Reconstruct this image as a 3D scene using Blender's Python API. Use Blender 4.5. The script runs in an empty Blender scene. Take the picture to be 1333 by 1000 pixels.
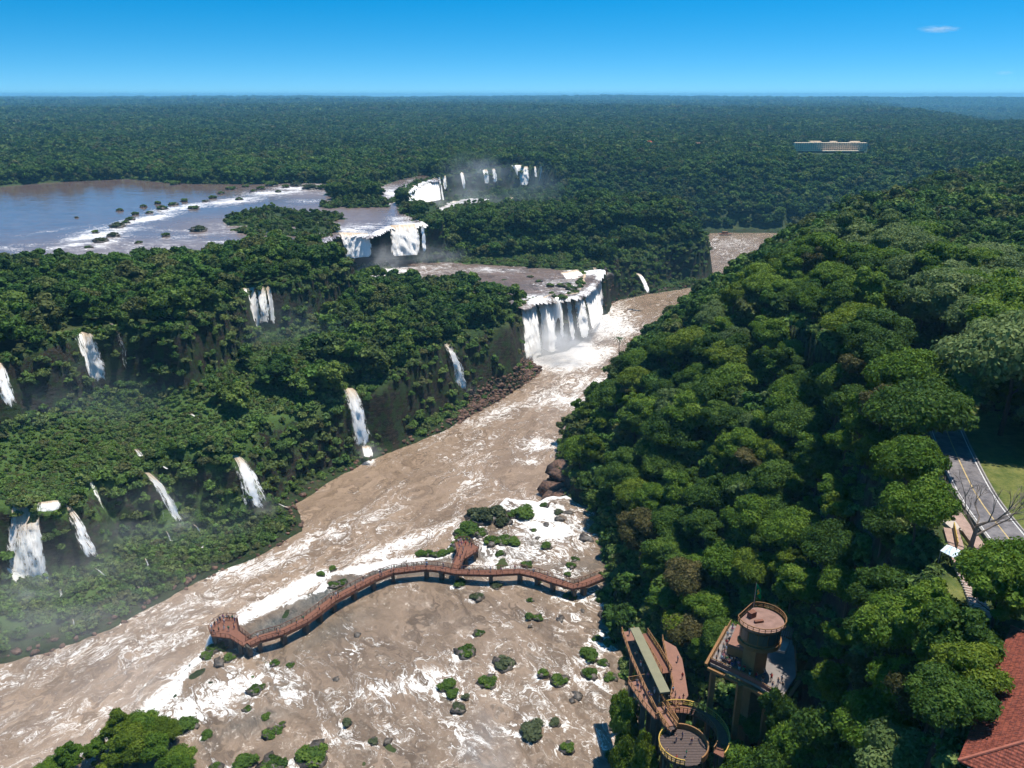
import bpy, bmesh, math, random
import numpy as np
from mathutils import Vector, Matrix
from math import radians as R
PI = math.pi
rng = np.random.default_rng(7)
random.seed(7)
C = bpy.context.scene.collection
sc = bpy.context.scene

# ------------------------------------------------------------------ camera model (photo 1333x1000)
F = 1026.0; CX, CY = 666.5, 500.0
PIT = math.atan(377.0 / F); SP, CP = math.sin(PIT), math.cos(PIT)
CAMZ = 140.0
def ray(px, py):
    a = (px - CX) / F; b = (CY - py) / F
    return a, CP + b * SP, -SP + b * CP
def W(px, py, z):
    """world x, y of the photo point (px, py) lying at height z"""
    dx, dy, dz = ray(px, py)
    t = (z - CAMZ) / dz
    return (dx * t, dy * t)
def WD(px, py, y):
    dx, dy, dz = ray(px, py); t = y / dy
    return (dx * t, y, CAMZ + dz * t)
def P(x, y, z):
    """photo pixel of a world point (arrays welcome)"""
    h = z - CAMZ
    d = y * CP - h * SP
    u = y * SP + h * CP
    return CX + F * x / d, CY - F * u / d, d

# ------------------------------------------------------------------ noise
_tab = rng.random((257, 257)); _tab[256] = _tab[0]; _tab[:, 256] = _tab[:, 0]
def vnoise(x, y):
    xi = np.floor(x); yi = np.floor(y); fx = x - xi; fy = y - yi
    xi = xi.astype(np.int64) % 256; yi = yi.astype(np.int64) % 256
    fx = fx * fx * (3 - 2 * fx); fy = fy * fy * (3 - 2 * fy)
    a = _tab[xi, yi]; b = _tab[xi + 1, yi]; c = _tab[xi, yi + 1]; d = _tab[xi + 1, yi + 1]
    return (a + (b - a) * fx) * (1 - fy) + (c + (d - c) * fx) * fy
def fbm(x, y, s, o=4):
    v = 0; amp = 1; tot = 0; x = x / s; y = y / s
    for k in range(o):
        v = v + amp * (vnoise(x + 17.3 * k, y + 9.1 * k) - .5); tot += amp; amp *= .5; x = x * 2.03; y = y * 2.03
    return v / tot * 2
def sstep(a, b, x):
    t = np.clip((x - a) / (b - a), 0, 1); return t * t * (3 - 2 * t)

def seg_dist(x, y, pts, closed):
    d = np.full(x.shape, 1e12)
    n = len(pts)
    for i in range(n if closed else n - 1):
        ax, ay = pts[i]; bx, by = pts[(i + 1) % n]
        ex, ey = bx - ax, by - ay; L = ex * ex + ey * ey + 1e-9
        t = np.clip(((x - ax) * ex + (y - ay) * ey) / L, 0, 1)
        d = np.minimum(d, (x - ax - t * ex) ** 2 + (y - ay - t * ey) ** 2)
    return np.sqrt(d)
def inside(x, y, pts):
    c = np.zeros(x.shape, bool); n = len(pts)
    for i in range(n):
        ax, ay = pts[i]; bx, by = pts[(i + 1) % n]
        if ay == by: continue
        m = (ay > y) != (by > y)
        c ^= m & (x < (bx - ax) * (y - ay) / (by - ay) + ax)
    return c
def sdf(x, y, pts):
    """positive inside"""
    d = seg_dist(x, y, pts, True)
    return np.where(inside(x, y, pts), d, -d)

# ------------------------------------------------------------------ plan of the land (metres)
def Z(l, z): return [W(a, b, z) for a, b in l]
def lz(px): return float(np.interp(px, [0, 320, 455, 545], [20, 21.5, 28, 30]))
L1 = [W(a, b, lz(a)) for a, b in [(-120,725),(0,678),(50,668),(90,660),(116,625),(150,625),(186,612),(215,595),(270,590),(305,592),(325,565),(370,540),(420,517),(455,505),(500,495),(540,470),(573,446),(620,432),(655,425),
     (676,397),(694,386),(708,387),(717,381),(726,388),(736,382),(752,379),(757,354),(771,349),(784,350)]]
ISLAND_FRONT = [(66,552),(84,585),(105,603),(146,620),(160,648),(163,695),(148,738)]
GORGE_LOW = [(80,752),(0,748),(-45,760),(-45,800),(-48,852),(-25,905),(5,893),(30,868)]
FAR_BANK = [(60,905),(110,915),(160,890),(212,866),(300,866),(420,900),(600,965),(900,1020),(1500,1150),(4000,1900)]
LOW = L1 + ISLAND_FRONT + GORGE_LOW + FAR_BANK + [(4000,-900),(-500,-900),(-500,60),(-260,150)]
MID = Z([(-160,505),(0,470),(60,452),(105,432),(150,430),(230,432),(320,377),(355,377),(385,372),(400,365),(440,350)], 57) + \
      [(-84,408),(-102,430),(-116,460),(-119,490)] + Z([(440,301),(482,304),(505,293),(552,290)], 57) + \
      [(-50,552),(-58,600),(-62,640)] + Z([(520,264),(527,250),(540,240),(553,234.5),(567,232),(578,229),(600,225),(640,219.5),(690,216.5)], 57) + \
      [(50,985),(75,965)] + FAR_BANK[1:] + [(4000,-900),(-500,-900),(-500,-100),(-330,120)]
ISLAND = [(-52,552),(-10,578),(40,588),(75,592),(106,610),(144,626),(156,650),(158,692),(142,728),(80,742),(0,738),(-60,722),(-72,690),(-74,640),(-58,600)]
SHORE_L = Z([(-60,885),(0,864),(60,852),(150,817),(240,767),(280,744),(330,727),(392,692),(378,655),(430,625),(480,600),(540,577),(600,547),(640,527),(680,503),(706,482),(690,470),
             (740,455),(775,425),(790,402),(800,393),(840,384),(912,373)], 0)
RIV_FAR_L = [(168,650),(172,695),(160,742),(100,762),(60,768),(-10,762),(-38,780),(-36,850),(-15,888),(18,876),(50,900),(92,902),(150,874),(205,852)]
RIGHT_SHORE = [(22,168),(25,195),(26,229),(17,240),(14,255),(15,275),(20,300),(32,331),(50,385),(62,412),(84,448),(130,530),(170,590),(198,640),(225,700),(265,760),(315,800),(420,850),(600,900),(900,955),(1500,1085),(4000,1800)]
EDGE = Z([(700,654),(684,652),(660,648),(640,668),(610,690),(572,722),(540,729),(500,736),(475,748),(432,746),(412,768),(360,792),(310,810),(285,812),(268,848),(240,875),(215,910),(185,932),(150,952),(60,1000),(-60,1060)], 12)
RIVER = SHORE_L + RIV_FAR_L + [(300,852),(420,886),(600,950),(900,1005),(1500,1135),(4000,1870)] + RIGHT_SHORE[3:][::-1] + EDGE + [(-160,60),(-160,-100),(-420,-100),(-330,100)]
SHELF = EDGE + [(-200,-60),(300,-60),(300,240),(12,238)]
RIGHTLAND = [(16,-60),(27,50),(29,108),(25,140)] + RIGHT_SHORE + [(4000,-900),(-8,-900)]
ISLETS = [Z(q, 57.5) for q in ([(292,287),(320,276),(350,271),(400,278),(440,279),(450,287),(400,289),(350,291),(300,293)],
  [(300,299),(350,290),(440,294),(500,291),(520,300),(440,310),(380,307),(320,305)], [(410,268),(450,262),(500,262),(505,269),(430,271)],
  [(425,252),(440,234),(480,241),(498,262),(450,268)], [(330,283),(360,284),(355,300),(330,303)])]
MIDWATER = Z([(446,337),(484,334),(530,338),(600,343),(660,346),(700,349),(757,353),(784,350),(770,372),(752,385),(717,388),(694,392),(674,402),(640,388),(560,378),(484,372),(452,366)], 30)
UP_N = Z([(-500,262),(0,243),(60,238),(100,236),(165,233),(230,239),(330,240),(400,238),(440,240),(480,248),(520,234),(550,228),(568,230.5)], 57)
UPRIVER = UP_N + Z([(567,232.5),(553,235),(540,241),(527,251),(519,265),(522,276),(552,290),(505,294),(482,305),(440,302),(400,320),(360,330),(330,335),(285,338),(215,346),(130,354),(60,356),(0,358),(-300,378)], 57) + [(-900,560)]
GT = [(-95,650),(-84,720),(-74,807),(-66,865),(-46,900),(-28,888),(-48,850),(-45,790),(-45,745),(-60,700)]
ROAD = Z([(1420,830),(1345,740),(1310,700),(1270,645),(1241,585),(1224,542),(1212,510),(1203,480),(1197,462)], 77)
LAWN = Z([(1333,700),(1296,640),(1262,580),(1240,530),(1226,480),(1240,462),(1262,470),(1290,540),(1345,560),(1500,640),(1500,760)], 77)
OPEN_A = Z([(1218,482),(1240,462),(1258,478),(1254,500),(1238,520),(1226,510)], 77)
OPEN_B = Z([(1300,640),(1275,598),(1300,606),(1345,590),(1420,700),(1360,730)], 77)
LAWN2 = Z([(1214,590),(1228,600),(1246,650),(1262,690),(1275,740),(1290,790),(1262,812),(1225,800),(1222,765),(1238,745),(1240,715),(1222,650)], 77)
SHRUBS = [(599,759,17),(622,776,18,1),(646,761,16,1),(623,823,14),(606,848,26),(656,863,28,1),(635,887,26),(707,875,16),(728,885,24),(582,893,22),(589,902,16),(606,906,10,1),(597,920,18,1),(692,951,32,1),(722,940,14,1),(739,972,20),(690,780,10),(689,802,12),(700,802,14),(741,774,18),(768,853,24),(768,876,22),
        (686,733,16),(652,719,14),(711,710,14),(749,727,12),(743,735,14),(739,746,10),(270,851,18),(299,855,18),(285,841,18),(277,842,16),(292,842,12),(358,862,14),(378,865,12),(331,897,18),(322,922,12),(340,893,11),(346,932,12),(351,953,20),(362,948,16),(368,940,8),(237,947,30),(224,962,12),(250,943,20),(270,957,16),
        (407,984,44),(353,995,34),(320,992,28),(281,999,20),(418,746,10),(433,739,10),(434,760,14),(445,757,14),(549,720,14),(558,719,14),(568,720,14),(578,719,14),(588,715,14),(486,964,14,1),(452,940,13,1),(682,668,28),(668,668,18),(694,689,9),(728,665,14,1),(709,656,12),(625,693,20),(640,704,24),(655,703,24),(668,705,18),(612,690,26),(602,700,22),(596,707,18),(600,692,18),(610,680,18),
        (784,772,14),(736,762,10,1),(700,757,10),(812,905,18),(808,928,20),(800,945,16),(815,960,22),(798,985,24),(778,830,14),(785,862,16),(795,880,18)]
HOUSE = [W(1300,815,77), W(1228,1000,77), (64,58), (90,84)]
def smax(a, b, k): h = np.clip(.5 + .5 * (a - b) / k, 0, 1); return b + (a - b) * h + k * h * (1 - h)

def land(x, y, detail=True):
    """ground height and a few masks"""
    x = np.asarray(x, float); y = np.asarray(y, float)
    r = np.hypot(x, y)
    n1 = fbm(x, y, 26, 4) ; n2 = fbm(x + 300, y, 9, 3)
    nb = fbm(x, y + 500, 300, 4)
    big = sstep(1500, 4000, r)
    z = 57.5 + 2.5 * n1 + 6 * nb * sstep(900, 1500, r)
    z = z + big * (24 * fbm(x + 900, y, 2600, 4) - 4) + sstep(7000, 15000, r) * (26 + 50 * fbm(x, y, 6000, 3))
    # valley far on the right
    side = x - 0.40 * y
    val = sstep(0, 500, x - (330 + 0.36 * y)) * sstep(1500, 2300, y) * (1 - sstep(6500, 9500, y))
    z = z - 48 * val
    near = r < 2600
    m = {}
    xs, ys = x[near], y[near]
    wob = 3.2 * n1[near] + 1.8 * n2[near]
    zz = z[near]
    sm = sdf(xs, ys, MID) + wob
    sl = sdf(xs, ys, LOW) + wob * np.where(ys > 868, .5, .8)
    far = ((ys > 838) & (xs > 56)) * 1.0
    # upper step: plateau to shelf, with talus at its foot; far bank is a long wooded slope
    lvl = 20.5 + 9.5 * sstep(275, 345, ys)
    talus = lvl + (41 - lvl) * np.exp(-np.clip(sm, 0, 999) / 22.) * (ys < 470) + (1.6 + 1.6 * (ys < 330)) * n1[near]
    zz = zz + (talus - zz) * sstep(0, 6.5, sm)
    isl = sdf(xs, ys, ISLAND) + wob
    zz = np.where(isl > -3, np.maximum(zz, 30 + 17 * sstep(-3, 20, isl) + 3 * n1[near]), zz)
    sr = sdf(xs, ys, RIVER) + .7 * wob
    bank = np.clip(1.0 + (.16 - .115 * sstep(330, 280, ys)) * np.clip(-sr, 0, 60), 0, 9) + 1.0 * n2[near]
    zz = zz + (bank - zz) * sstep(0, 8 + 12 * np.clip(fbm(xs, ys, 45, 2) + .15, 0, 1), sl)
    # far bank slope
    fb = np.clip(-sl, 0, 400)
    slope = 16 * sstep(0, 16, fb) + 41 * sstep(0, 130, fb)
    zz = np.where((far > 0) & (sl < 40), zz * (1 - far) + np.minimum(np.maximum(slope, bank), 58 + 0 * zz) * far, zz)
    sh = sdf(xs, ys, SHELF) + .35 * wob
    shelf = 11.25 + .5 * n2[near] + .35 * n1[near]
    zz = np.where(sh > -4, zz + (np.maximum(shelf, zz * 0 + shelf) - zz) * sstep(-2.5, 1.0, sh), zz)
    bed = -3.0
    zz = zz + (bed - zz) * sstep(-1.5, 3.5, sr) * (sh < -.5)
    rl = sdf(xs, ys, RIGHTLAND) + .8 * wob * (1 - sstep(40, 70, xs) * (ys < 250))
    base = 1 + 11 * sstep(252, 238, ys)
    nearw = sstep(165, 95, ys)
    t = np.clip(rl / (88 - 46 * nearw), 0, 1)
    ramp = base + (77 - base) * ((1 - (1 - t) ** 1.25) * (1 - nearw) + (t * t * (3 - 2 * t)) * nearw)
    crest = 77 - 42 * sstep(0, 260, ys - 330 - 330 * sstep(.35, .65, xs / np.maximum(ys, 1)))
    ramp = np.minimum(ramp, ramp * crest / 77)
    ramp = ramp + 5 * n1[near] * sstep(5, 30, rl) * (1 - sstep(30, 60, xs) * (ys < 260)) + 6 * fbm(xs, ys, 120, 2) * sstep(300, 420, ys) * sstep(30, 90, rl)
    zz = np.where(rl > -1.0, np.maximum(np.where(rl > 6, ramp, zz + (ramp - zz) * sstep(-1, 6, rl)), -3), zz)
    # road bench
    dr = seg_dist(xs, ys, ROAD, False)
    zz = zz + (77 - zz) * (1 - sstep(11, 24, dr)) * (rl > 15)
    l2 = sdf(xs, ys, LAWN2); zz = zz + (76.8 - zz) * sstep(-12, 0, l2) * (rl > 10)
    hb = sdf(xs, ys, HOUSE); zz = zz + (76.9 - zz) * sstep(-6, -1, hb)
    zz = np.where((xs > 62) & (ys < 300) & (rl > 60), zz + (77 - zz) * sstep(62, 74, xs) * sstep(300, 200, ys), zz)
    # upper river and middle shelf water beds
    su = sdf(xs, ys, UPRIVER) + .8 * wob
    for q in ISLETS: su = np.minimum(su, -sdf(xs, ys, q) - .5 * wob)
    zz = np.where((sm < 1.5), zz + (56.0 + .8 * n2[near] - zz) * sstep(-2, 5, su), zz)
    mw = sdf(xs, ys, MIDWATER) + .5 * wob
    zz = np.where((sl < 1.5) & (mw > -4), zz + (29.4 + .5 * n2[near] - zz) * sstep(-3, 3, mw), zz)
    z[near] = zz
    def full(v, fill): a = np.full(x.shape, fill, float); a[near] = v; return a
    m.update(mid=full(sm, -999), low=full(sl, -999), river=full(sr, -999), shelf=full(sh, -999), right=full(rl, -999),
             up=full(su, -999), mw=full(mw, -999), isl=full(isl, -999), road=full(dr, 999))
    return z, m
def hit(px, py, t0=100., t1=4000.):
    dx, dy, dz = ray(px, py); ts = np.arange(t0, t1, 2.0); x, y, z = dx * ts, dy * ts, CAMZ + dz * ts
    g, _ = land(x, y); k = int(np.argmax(z < g)); return float(x[k]), float(y[k]), float(g[k])
def gz(x, y):
    z, _ = land(np.array([x], float), np.array([y], float)); return float(z[0])
def gza(pts):
    a = np.array(pts, float); z, _ = land(a[:, 0], a[:, 1]); return z

# ------------------------------------------------------------------ material helpers
def mat(name):
    m = bpy.data.materials.new(name); m.use_nodes = True; m.node_tree.nodes.clear()
    return m, m.node_tree
class NT:
    def __init__(s, name):
        s.m, s.t = mat(name); s.n = s.t.nodes; s.l = s.t.links
    def node(s, typ, ins=None, **props):
        nd = s.n.new(typ)
        for k, v in props.items(): setattr(nd, k, v)
        for k, v in (ins or {}).items():
            if isinstance(v, bpy.types.NodeSocket): s.l.new(v, nd.inputs[k])
            else: nd.inputs[k].default_value = v
        return nd
    def math(s, op, a, b=None, clamp=False):
        nd = s.n.new('ShaderNodeMath'); nd.operation = op; nd.use_clamp = clamp
        for i, v in enumerate((a, b)):
            if v is None: continue
            if isinstance(v, bpy.types.NodeSocket): s.l.new(v, nd.inputs[i])
            else: nd.inputs[i].default_value = v
        return nd.outputs[0]
    def mix(s, f, a, b):
        nd = s.n.new('ShaderNodeMix'); nd.data_type = 'RGBA'
        for i, v in ((0, f), (6, a), (7, b)):
            if isinstance(v, bpy.types.NodeSocket): s.l.new(v, nd.inputs[i])
            else: nd.inputs[i].default_value = v if i == 0 else (*v, 1) if len(v) == 3 else v
        return nd.outputs[2]
    def noise(s, vec, scale, detail=4, rough=.55, dist=0, out=0):
        nd = s.node('ShaderNodeTexNoise', {'Scale': scale, 'Detail': detail, 'Roughness': rough, 'Distortion': dist})
        if vec is not None: s.l.new(vec, nd.inputs['Vector'])
        return nd.outputs[out]
    def rampf(s, f, a, b, lo=0., hi=1.):
        nd = s.node('ShaderNodeMapRange', {'From Min': a, 'From Max': b, 'To Min': lo, 'To Max': hi}, interpolation_type='SMOOTHSTEP')
        if isinstance(f, bpy.types.NodeSocket): s.l.new(f, nd.inputs[0])
        return nd.outputs[0]
    def pos(s): return s.node('ShaderNodeNewGeometry').outputs['Position']
    def attr(s, name, out='Fac'): return s.node('ShaderNodeAttribute', attribute_name=name).outputs[out]
    def scale(s, vec, v):
        nd = s.n.new('ShaderNodeVectorMath'); nd.operation = 'MULTIPLY'; s.l.new(vec, nd.inputs[0]); nd.inputs[1].default_value = v
        return nd.outputs[0]
    def bsdf(s, col, rough=.7, spec=.3, bump=None, bstr=.5, bdist=1., **kw):
        nd = s.n.new('ShaderNodeBsdfPrincipled')
        for k, v in (('Base Color', col), ('Roughness', rough), ('Specular IOR Level', spec)):
            if isinstance(v, bpy.types.NodeSocket): s.l.new(v, nd.inputs[k])
            else: nd.inputs[k].default_value = (*v, 1) if k == 'Base Color' and len(v) == 3 else v
        for k, v in kw.items(): nd.inputs[k].default_value = v
        if bump is not None:
            b = s.node('ShaderNodeBump', {'Strength': bstr, 'Distance': bdist, 'Height': bump}); s.l.new(b.outputs[0], nd.inputs['Normal'])
        return nd.outputs[0]
    def out(s, surf=None, vol=None):
        o = s.n.new('ShaderNodeOutputMaterial')
        if surf is not None: s.l.new(surf, o.inputs[0])
        if vol is not None: s.l.new(vol, o.inputs[1])
        return s.m

def simple(name, col, rough=.7, spec=.3, var=.15, scale=1.2, bump=0., metal=0.):
    t = NT(name); p = t.pos()
    n = t.noise(p, scale, 5, .6)
    c = t.mix(n, tuple(v * (1 - var * 1.6) for v in col), tuple(min(1, v * (1 + var * 1.6)) for v in col))
    s = t.bsdf(c, rough, spec, n if bump else None, bump, .1, Metallic=metal)
    return t.out(s)

def mesh_obj(name, verts, faces, m=None, parent=None, smooth=False, attrs=None, mats=None, fm=None):
    me = bpy.data.meshes.new(name)
    verts = np.asarray(verts, np.float32)
    if isinstance(faces, np.ndarray) and faces.ndim == 2:
        me.vertices.add(len(verts)); me.vertices.foreach_set('co', verts.ravel())
        k = faces.shape[1]
        me.loops.add(faces.size); me.loops.foreach_set('vertex_index', faces.ravel().astype(np.int32))
        me.polygons.add(len(faces)); me.polygons.foreach_set('loop_start', np.arange(0, faces.size, k, dtype=np.int32))
        me.update(calc_edges=True)
    else:
        me.from_pydata([tuple(map(float, v)) for v in verts], [], [tuple(map(int, f)) for f in faces])
    if smooth: me.polygons.foreach_set('use_smooth', np.ones(len(me.polygons), bool))
    for k, v in (attrs or {}).items():
        v = np.asarray(v, np.float32)
        if v.ndim == 1: a = me.attributes.new(k, 'FLOAT', 'POINT'); a.data.foreach_set('value', v)
        else: a = me.attributes.new(k, 'FLOAT_VECTOR', 'POINT'); a.data.foreach_set('vector', v.ravel())
    for q in (mats or ([m] if m else [])): me.materials.append(q)
    if fm is not None: me.polygons.foreach_set('material_index', np.asarray(fm, np.int32))
    o = bpy.data.objects.new(name, me); C.objects.link(o)
    if parent: o.parent = parent
    return o
def tag(o, label=None, cat=None, group=None, kind=None):
    if label: o['label'] = label
    if cat: o['category'] = cat
    if group: o['group'] = group
    if kind: o['kind'] = kind
    return o
def empty(name, loc, rz=0., label=None, cat=None, group=None):
    o = bpy.data.objects.new(name, None); C.objects.link(o); o.location = loc; o.rotation_euler = (0, 0, rz); o.empty_display_size = .5
    return tag(o, label, cat, group)

class MB:
    """collects boxes, bars and prisms for one mesh"""
    def __init__(s): s.v = []; s.f = []
    def add(s, vs, fs):
        b = len(s.v); s.v += [tuple(v) for v in vs]; s.f += [tuple(i + b for i in f) for f in fs]
    def box(s, c, d, rz=0., rx=0.):
        M = Matrix.Translation(c) @ Matrix.Rotation(rz, 4, 'Z') @ Matrix.Rotation(rx, 4, 'X')
        vs = [M @ Vector((a * d[0] / 2, b * d[1] / 2, e * d[2] / 2)) for a in (-1, 1) for b in (-1, 1) for e in (-1, 1)]
        s.add(vs, [(0,1,3,2),(4,6,7,5),(0,4,5,1),(2,3,7,6),(0,2,6,4),(1,5,7,3)])
    def bar(s, a, b, w, h=None):
        h = h or w; a = Vector(a); b = Vector(b); d = (b - a)
        if d.length < 1e-6: return
        d.normalize(); up = Vector((0, 0, 1)) if abs(d.z) < .95 else Vector((1, 0, 0))
        x = d.cross(up).normalized() * w / 2; y = x.cross(d).normalized() * h / 2
        vs = [p + q for p in (a, b) for q in (-x - y, x - y, x + y, -x + y)]
        s.add(vs, [(0,1,2,3),(7,6,5,4),(0,4,5,1),(1,5,6,2),(2,6,7,3),(3,7,4,0)])
    def tube(s, a, b, r0, r1=None, n=8):
        r1 = r0 if r1 is None else r1; a = Vector(a); b = Vector(b); d = (b - a).normalized()
        up = Vector((0, 0, 1)) if abs(d.z) < .95 else Vector((1, 0, 0))
        x = d.cross(up).normalized(); y = d.cross(x)
        vs = []
        for p, r in ((a, r0), (b, r1)):
            for k in range(n):
                t = 2 * PI * k / n; vs.append(p + x * math.cos(t) * r + y * math.sin(t) * r)
        fs = [(k, (k + 1) % n, n + (k + 1) % n, n + k) for k in range(n)] + [tuple(range(n))[::-1], tuple(range(n, 2 * n))]
        s.add(vs, fs)
    def prism(s, pts, z0, z1):
        n = len(pts)
        a = sum(pts[i][0] * pts[(i + 1) % n][1] - pts[(i + 1) % n][0] * pts[i][1] for i in range(n))
        if a < 0: pts = pts[::-1]
        vs = [(x, y, z0) for x, y in pts] + [(x, y, z1) for x, y in pts]
        s.add(vs, [tuple(range(n))[::-1], tuple(range(n, 2 * n))] + [(i, (i + 1) % n, n + (i + 1) % n, n + i) for i in range(n)])
    def build(s, name, m, parent=None):
        return mesh_obj(name, s.v, s.f, m, parent)
# ------------------------------------------------------------------ render, camera, sky, sun, air
sc.render.engine = 'CYCLES'
cy = sc.cycles
cy.max_bounces = 6; cy.diffuse_bounces = 2; cy.glossy_bounces = 2; cy.transmission_bounces = 2; cy.volume_bounces = 1
cy.transparent_max_bounces = 24; cy.caustics_reflective = False; cy.caustics_refractive = False
cy.use_denoising = True; cy.use_adaptive_sampling = True; cy.adaptive_threshold = .03
cy.volume_step_rate = 2.0; cy.volume_max_steps = 96
sc.render.use_persistent_data = False
cam = bpy.data.cameras.new('camera'); camo = bpy.data.objects.new('camera', cam); C.objects.link(camo); sc.camera = camo
cam.sensor_fit = 'HORIZONTAL'; cam.sensor_width = 36; cam.lens = 36 * F / 1333; cam.clip_start = 1; cam.clip_end = 60000
camo.location = (0, 0, CAMZ); camo.rotation_euler = (PI / 2 - PIT, 0, 0)
SUN_EL, SUN_AZ = R(74), R(58)          # azimuth from +Y (the view), to the left
sun = bpy.data.lights.new('sun', 'SUN'); sun.energy = 4.6; sun.angle = R(.53); sun.color = (1, .95, .87)
suno = bpy.data.objects.new('sun', sun); C.objects.link(suno)
sd = Vector((math.sin(SUN_AZ) * math.cos(SUN_EL), math.cos(SUN_AZ) * math.cos(SUN_EL), math.sin(SUN_EL)))
suno.rotation_euler = sd.to_track_quat('Z', 'Y').to_euler(); suno.location = sd * 800
w = bpy.data.worlds.new('World'); sc.world = w; w.use_nodes = True
nt = w.node_tree; nt.nodes.clear()
sky = nt.nodes.new('ShaderNodeTexSky'); sky.sky_type = 'NISHITA'; sky.sun_disc = False
sky.sun_elevation = SUN_EL; sky.sun_rotation = SUN_AZ; sky.altitude = 600; sky.air_density = 1.0; sky.dust_density = .3; sky.ozone_density = 3.0
hs = nt.nodes.new('ShaderNodeHueSaturation'); hs.inputs['Saturation'].default_value = 1.5; hs.inputs['Hue'].default_value = .487
bg = nt.nodes.new('ShaderNodeBackground'); bg.inputs[1].default_value = .106
wo = nt.nodes.new('ShaderNodeOutputWorld')
tc = nt.nodes.new('ShaderNodeTexCoord'); vm_ = nt.nodes.new('ShaderNodeVectorMath'); vm_.operation = 'MULTIPLY'; vm_.inputs[1].default_value = (1, 1, 2.2)
vn_ = nt.nodes.new('ShaderNodeVectorMath'); vn_.operation = 'NORMALIZE'
nt.links.new(tc.outputs['Generated'], vm_.inputs[0]); va_ = nt.nodes.new('ShaderNodeVectorMath'); va_.operation = 'ADD'; va_.inputs[1].default_value = (0, 0, .11); nt.links.new(vm_.outputs[0], va_.inputs[0]); nt.links.new(va_.outputs[0], vn_.inputs[0]); nt.links.new(vn_.outputs[0], sky.inputs['Vector'])
nt.links.new(sky.outputs[0], hs.inputs['Color']); nt.links.new(hs.outputs[0], bg.inputs[0]); nt.links.new(bg.outputs[0], wo.inputs[0])
sc.view_settings.view_transform = 'Standard'; sc.view_settings.look = 'None'; sc.view_settings.exposure = .60; sc.view_settings.gamma = 1

HAZE_D = 0.000085
t = NT('haze_air')
pv = t.node('ShaderNodeVolumePrincipled', {'Color': (.22, .60, .92, 1), 'Density': HAZE_D, 'Anisotropy': 0.1})
hz = MB(); hz.box((0, 10700, 76), (42000, 21600, 168)); o = hz.build('haze', t.out(None, pv.outputs[0])); tag(o, kind='stuff')

# ------------------------------------------------------------------ ground sheet (polar grid around the viewpoint)
def polar(r0, r1, ratio, a0, a1, na):
    rs = [r0]
    while rs[-1] < r1:
        k = ratio(rs[-1]); rs.append(rs[-1] * (1 + k))
    r = np.array(rs); a = np.linspace(a0, a1, na)
    A, Rr = np.meshgrid(a, r)
    return (Rr * np.sin(A)).ravel(), (Rr * np.cos(A)).ravel(), len(r), na
def grid_faces(nr, na):
    i = np.arange(nr - 1)[:, None] * na + np.arange(na - 1)[None, :]
    i = i.ravel()
    return np.stack([i, i + 1, i + na + 1, i + na], 1)
gx, gy, nr, na = polar(45, 21500, lambda r: .0046 if r < 1150 else .012, R(-54), R(54), 640)
gzv, gm = land(gx, gy)
n_f = fbm(gx, gy, 3.5, 2)
rock = np.zeros_like(gx)
slope_y = np.gradient(gzv.reshape(nr, na), axis=0) / (np.gradient(gy.reshape(nr, na), axis=0) + 1e-6)
rr = np.hypot(gx, gy).reshape(nr, na)
slope_a = np.gradient(gzv.reshape(nr, na), axis=1) / (rr * (R(108) / 639))
slope = np.hypot(slope_y, slope_a).ravel()
jag = sstep(.9, 2, slope)
gzv = gzv + (.5 * n_f) * (gm['river'] < 0) * (gm['road'] > 9) + jag * 2.0 * n_f
far_r = np.hypot(gx, gy)
gzv = gzv + sstep(4200, 5200, far_r) * (9 * (rng.random(gx.shape) - .3))
lawn = (sdf(gx, gy, LAWN) > 0) | (sdf(gx, gy, LAWN2) > 0)
lawnm = np.maximum(sstep(-2, 1, sdf(gx, gy, LAWN)), sstep(-1, 1, sdf(gx, gy, LAWN2)))
spring = W(1046, 196, 57)
lawnm = np.maximum(lawnm, sstep(16, 12, np.abs(gx - spring[0]) + .3 * np.abs(gy - spring[1])))
drym = sstep(-4, 4, -gm['river'] ) * sstep(14, 3, -gm['river'])       # bare boulder strip beside the water
t = NT('ground_cover_soil'); p = t.pos()
g1 = t.noise(p, .05, 6, .6); g2 = t.noise(p, .6, 5, .65)
green = t.mix(t.rampf(g2, .35, .65), (.012, .024, .008), (.034, .060, .016))
green = t.mix(t.rampf(g1, .45, .7), green, (.050, .062, .022))
nz = t.node('ShaderNodeSeparateXYZ'); t.l.new(t.node('ShaderNodeNewGeometry').outputs['Normal'], nz.inputs[0])
rk = t.noise(t.scale(p, (1, 1, 2.6)), .35, 8, .7)
rockc = t.mix(t.rampf(rk, .35, .7), (.012, .011, .008), (.050, .038, .026))
steep = t.math('ADD', nz.outputs[2], t.math('MULTIPLY', t.math('SUBTRACT', g2, .5), .55))
rockc = t.mix(t.math('MULTIPLY', t.rampf(t.noise(p, .22, 6, .7), .46, .56), .8), rockc, (.022, .042, .012))
c = t.mix(t.rampf(steep, .48, .66), rockc, green)
c = t.mix(t.math('MULTIPLY', t.attr('shore'), t.rampf(g2, .4, .55)), c, rockc)
lw = t.mix(t.rampf(t.noise(p, .35, 8, .75), .3, .7), (.050, .080, .016), (.165, .165, .050))
mdw = t.mix(g2, (.040, .078, .018), (.072, .115, .030))
c = t.mix(t.math('MULTIPLY', t.attr('meadow'), t.rampf(steep, .42, .6)), c, mdw)
c = t.mix(t.attr('lawn'), c, lw)
ground = mesh_obj('ground', np.stack([gx, gy, gzv], 1), grid_faces(nr, na), t.out(t.bsdf(c, .9, .15, rk, .8, .8)), smooth=True,
                  attrs={'lawn': lawnm, 'shore': drym, 'meadow': ((gm['mid'] > 4) & (gx < -60) & (gy < 420) | (gm['isl'] > -20) & (gy < 600)) * sstep(8, 20, -gm['river'])})
tag(ground, kind='structure')

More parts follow.
